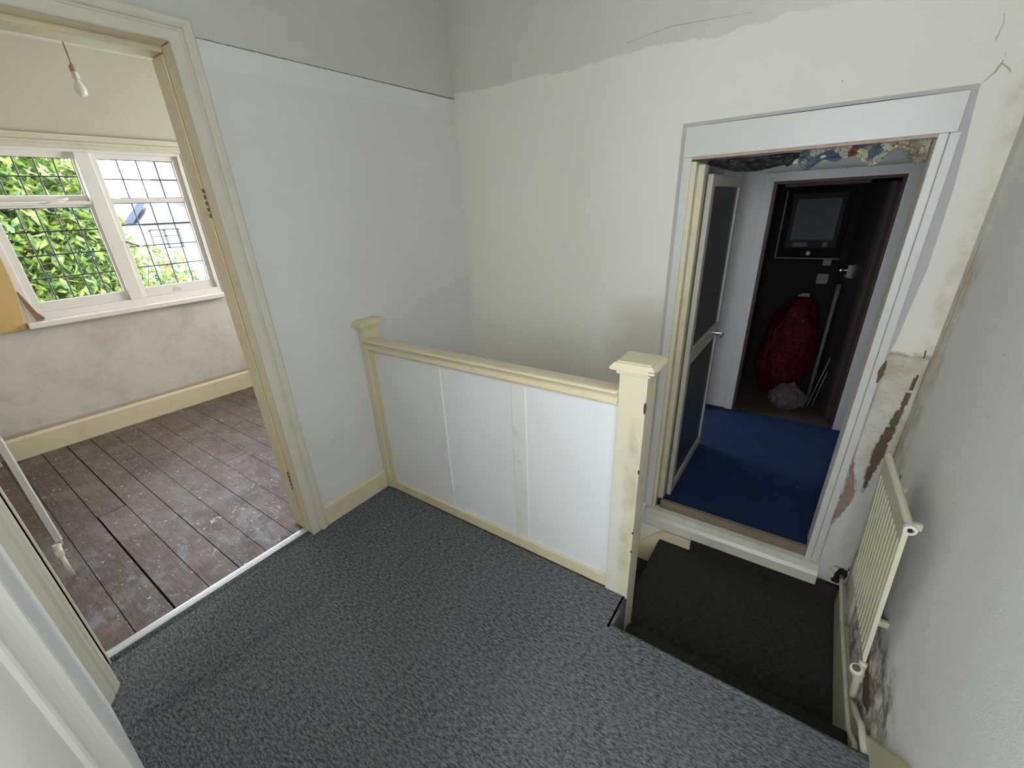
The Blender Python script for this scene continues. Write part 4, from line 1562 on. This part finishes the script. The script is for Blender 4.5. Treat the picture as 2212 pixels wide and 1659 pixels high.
def tree(c, r, n, size, base, label, seed):
    rnd = random.Random(seed)
    t = thing('garden_tree', label, 'tree', base)
    verts, faces = [], []
    for k in range(n):
        while True:
            p = Vector((rnd.uniform(-1, 1), rnd.uniform(-1, 1), rnd.uniform(-1, 1)))
            if p.length < 1 and p.length > 0.45:
                break
        clump = mnoise.noise(Vector((p.x * 3, p.y * 3, p.z * 3 + seed)))
        if clump < -0.22 and rnd.random() < 0.8:
            continue
        q = Vector((c[0] + p.x * r[0], c[1] + p.y * r[1], c[2] + p.z * r[2]))
        d = Vector((rnd.uniform(-1, 1), rnd.uniform(-1, 1), rnd.uniform(-1.2, 0.3))).normalized()
        s = d.cross(Vector((rnd.uniform(-0.4, 0.4), rnd.uniform(-0.4, 0.4), 1))).normalized()
        L = size * rnd.uniform(0.6, 1.25)
        w = L * 0.24
        up = s.cross(d) * L * 0.08
        i = len(verts)
        verts += [q, q + d * L * 0.45 + s * w - up, q + d * L, q + d * L * 0.45 - s * w - up]
        faces += [(i, i + 1, i + 2), (i, i + 2, i + 3)]
    me = bpy.data.meshes.new('foliage')
    me.from_pydata([tuple(v) for v in verts], [], faces)
    me.materials.append(M_leaf)
    o = bpy.data.objects.new('foliage', me)
    COL.objects.link(o)
    o.parent = t
    o.matrix_parent_inverse = world(t).inverted()
    b = BM()
    tube(b, [base, (base[0] + 0.05, base[1] + 0.05, (base[2] + c[2]) / 2), (c[0], c[1], c[2]), (c[0], c[1], c[2] + r[2] * 0.7)], [0.16, 0.12, 0.09, 0.03], 10)
    for k in range(14):
        a = rnd.uniform(0, 6.28)
        z0 = c[2] + rnd.uniform(-0.7, 0.5) * r[2]
        L = rnd.uniform(0.5, 0.8)
        e = Vector((c[0] + math.cos(a) * r[0] * L, c[1] + math.sin(a) * r[1] * L, z0 + rnd.uniform(0.2, 0.7)))
        s0 = Vector((c[0], c[1], z0))
        tube(b, [s0, s0.lerp(e, 0.5) + Vector((0, 0, 0.1)), e], [0.045, 0.028, 0.01], 7)
    obj('trunk', b, M_bark, t, smooth=True)
    return t


tree((-7.6, -0.55, 0.9), (1.5, 1.85, 2.5), 46000, 0.165, (-7.6, -0.55, -3.0), 'tall leafy green tree filling the left half of the leaded window', 5)
tree((-10.6, 2.35, -1.2), (1.1, 1.25, 2.3), 9000, 0.15, (-10.6, 2.35, -3.0), 'smaller green tree showing low in the right half of the leaded window', 11)

# white house beyond the garden
hs = thing('white_house', 'pale rendered house with a slate roof seen through the right half of the leaded window', 'house', (-24, 9, -3))
b = BM()
box(b, -30, -22, 5.95, 16, -3, 1.45)
obj('wall', b, simple('white_render', (0.70, 0.70, 0.72), 0.8), hs)


def slatemat():
    n = NT('roof_slate')
    s = n.math('FRACT', n.math('MULTIPLY', n.z, 9.0))
    n.col(n.mix(n.ss(s, 0.0, 0.14), (0.02, 0.018, 0.022), (0.085, 0.078, 0.088)))
    n.set(0.7)
    return n.m


M_slate = slatemat()
b = BM()
P = [(-21.8, 5.80, 1.45), (-21.8, 8.6, 1.45), (-30.2, 8.6, 1.45), (-30.2, 5.80, 1.45)]
rA, rB = (-24.0, 7.15, 2.75), (-28.0, 7.15, 2.75)
v = [b.verts.new(p) for p in P + [rA, rB]]
for f in ((0, 1, 4), (1, 2, 5, 4), (2, 3, 5), (3, 0, 4, 5), (3, 2, 1, 0)):
    b.faces.new([v[i] for i in f])
obj('roof', b, M_slate, hs)
b = BM()
v = [b.verts.new(p) for p in [(-21.8, 8.5, 1.5), (-21.8, 16.2, 1.5), (-30.2, 16.2, 1.5), (-30.2, 8.5, 1.5), (-26, 8.5, 4.5), (-26, 16.2, 4.5)]]
for f in ((0, 1, 5, 4), (1, 2, 5), (2, 3, 4, 5), (3, 0, 4), (3, 2, 1, 0)):
    b.faces.new([v[i] for i in f])
obj('roof', b, M_slate, hs)
b = BM()
box(b, -21.95, -21.75, 5.75, 16.1, 1.38, 1.47)
obj('gutter', b, simple('black_gutter', (0.006, 0.006, 0.010), 0.4), hs)
wf = BM()
for y0, y1, z0, z1 in ((5.98, 6.04, 0.45, 1.2), (6.50, 6.58, 0.45, 1.2), (7.05, 7.11, 0.45, 1.2), (5.98, 7.11, 0.42, 0.48), (5.98, 7.11, 1.17, 1.23), (6.04, 7.05, 0.92, 0.96)):
    box(wf, -22.0, -21.94, y0, y1, z0, z1)
hw = obj('window', wf, simple('grey_house_window', (0.03, 0.028, 0.036), 0.5), hs)
b = BM()
box(b, -22.05, -21.99, 6.0, 7.1, 0.45, 1.2)
obj('pane', b, simple('pale_pane', (0.5, 0.52, 0.55), 0.3), hw)


def brickmat():
    n = NT('red_brick')
    t = n.t.nodes.new('ShaderNodeTexBrick')
    mp = n.t.nodes.new('ShaderNodeCombineXYZ')
    n.t.links.new(n.y, mp.inputs[0])
    n.t.links.new(n.z, mp.inputs[1])
    n.t.links.new(mp.outputs[0], t.inputs['Vector'])
    t.inputs['Scale'].default_value = 3.0
    t.inputs['Color1'].default_value = (0.11, 0.025, 0.018, 1)
    t.inputs['Color2'].default_value = (0.08, 0.024, 0.02, 1)
    t.inputs['Mortar'].default_value = (0.2, 0.17, 0.15, 1)
    n.col(t.outputs[0])
    n.set(0.85)
    return n.m


b = BM()
box(b, -13.9, -13.4, 3.44, 3.68, -3.0, 0.46)
box(b, -13.95, -13.35, 3.40, 3.72, 0.38, 0.44)
box(b, -14.4, -13.4, 3.15, 3.44, -3.0, -0.12)
tag(obj('brick_pier', b, brickmat()), 'small red brick garden pier low in the right half of the leaded window', 'pier')
b = BM()
v = [b.verts.new(p) for p in [(-22.5, 5.45, 1.6), (-22.5, 6.25, 2.45), (-22.5, 6.45, 2.35), (-22.5, 5.70, 1.5), (-27, 5.45, 1.6), (-27, 6.25, 2.45), (-27, 6.45, 2.35), (-27, 5.70, 1.5)]]
for f in ((0, 1, 2, 3), (7, 6, 5, 4), (0, 4, 5, 1), (1, 5, 6, 2), (2, 6, 7, 3), (3, 7, 4, 0)):
    b.faces.new([v[i] for i in f])
obj('gable_board', b, simple('slate_blue_board', (0.02, 0.032, 0.055), 0.6), hs)
b = BM()
tube(b, [(-6.2, 0.62, 0.2), (-6.2, 0.60, 0.55), (-6.2, 0.70, 0.80), (-6.2, 0.90, 0.97), (-6.2, 1.07, 1.03)], [0.012, 0.010, 0.008, 0.006, 0.004], 8)
tube(b, [(-6.2, 0.85, 0.20), (-6.2, 0.88, 0.45), (-6.2, 0.98, 0.80), (-6.2, 1.05, 1.0)], [0.010, 0.008, 0.006, 0.004], 8)
tube(b, [(-6.2, 0.85, -3.0), (-6.2, 0.84, -1.0), (-6.2, 0.85, 0.22)], [0.03, 0.02, 0.011], 8)
tube(b, [(-6.2, 0.84, -0.3), (-6.2, 0.70, 0.0), (-6.2, 0.62, 0.22)], [0.014, 0.012, 0.011], 8)
tag(obj('bare_sapling', b, M_bark, smooth=True), 'thin bare curved branches rising just outside the right half of the leaded window', 'sapling')
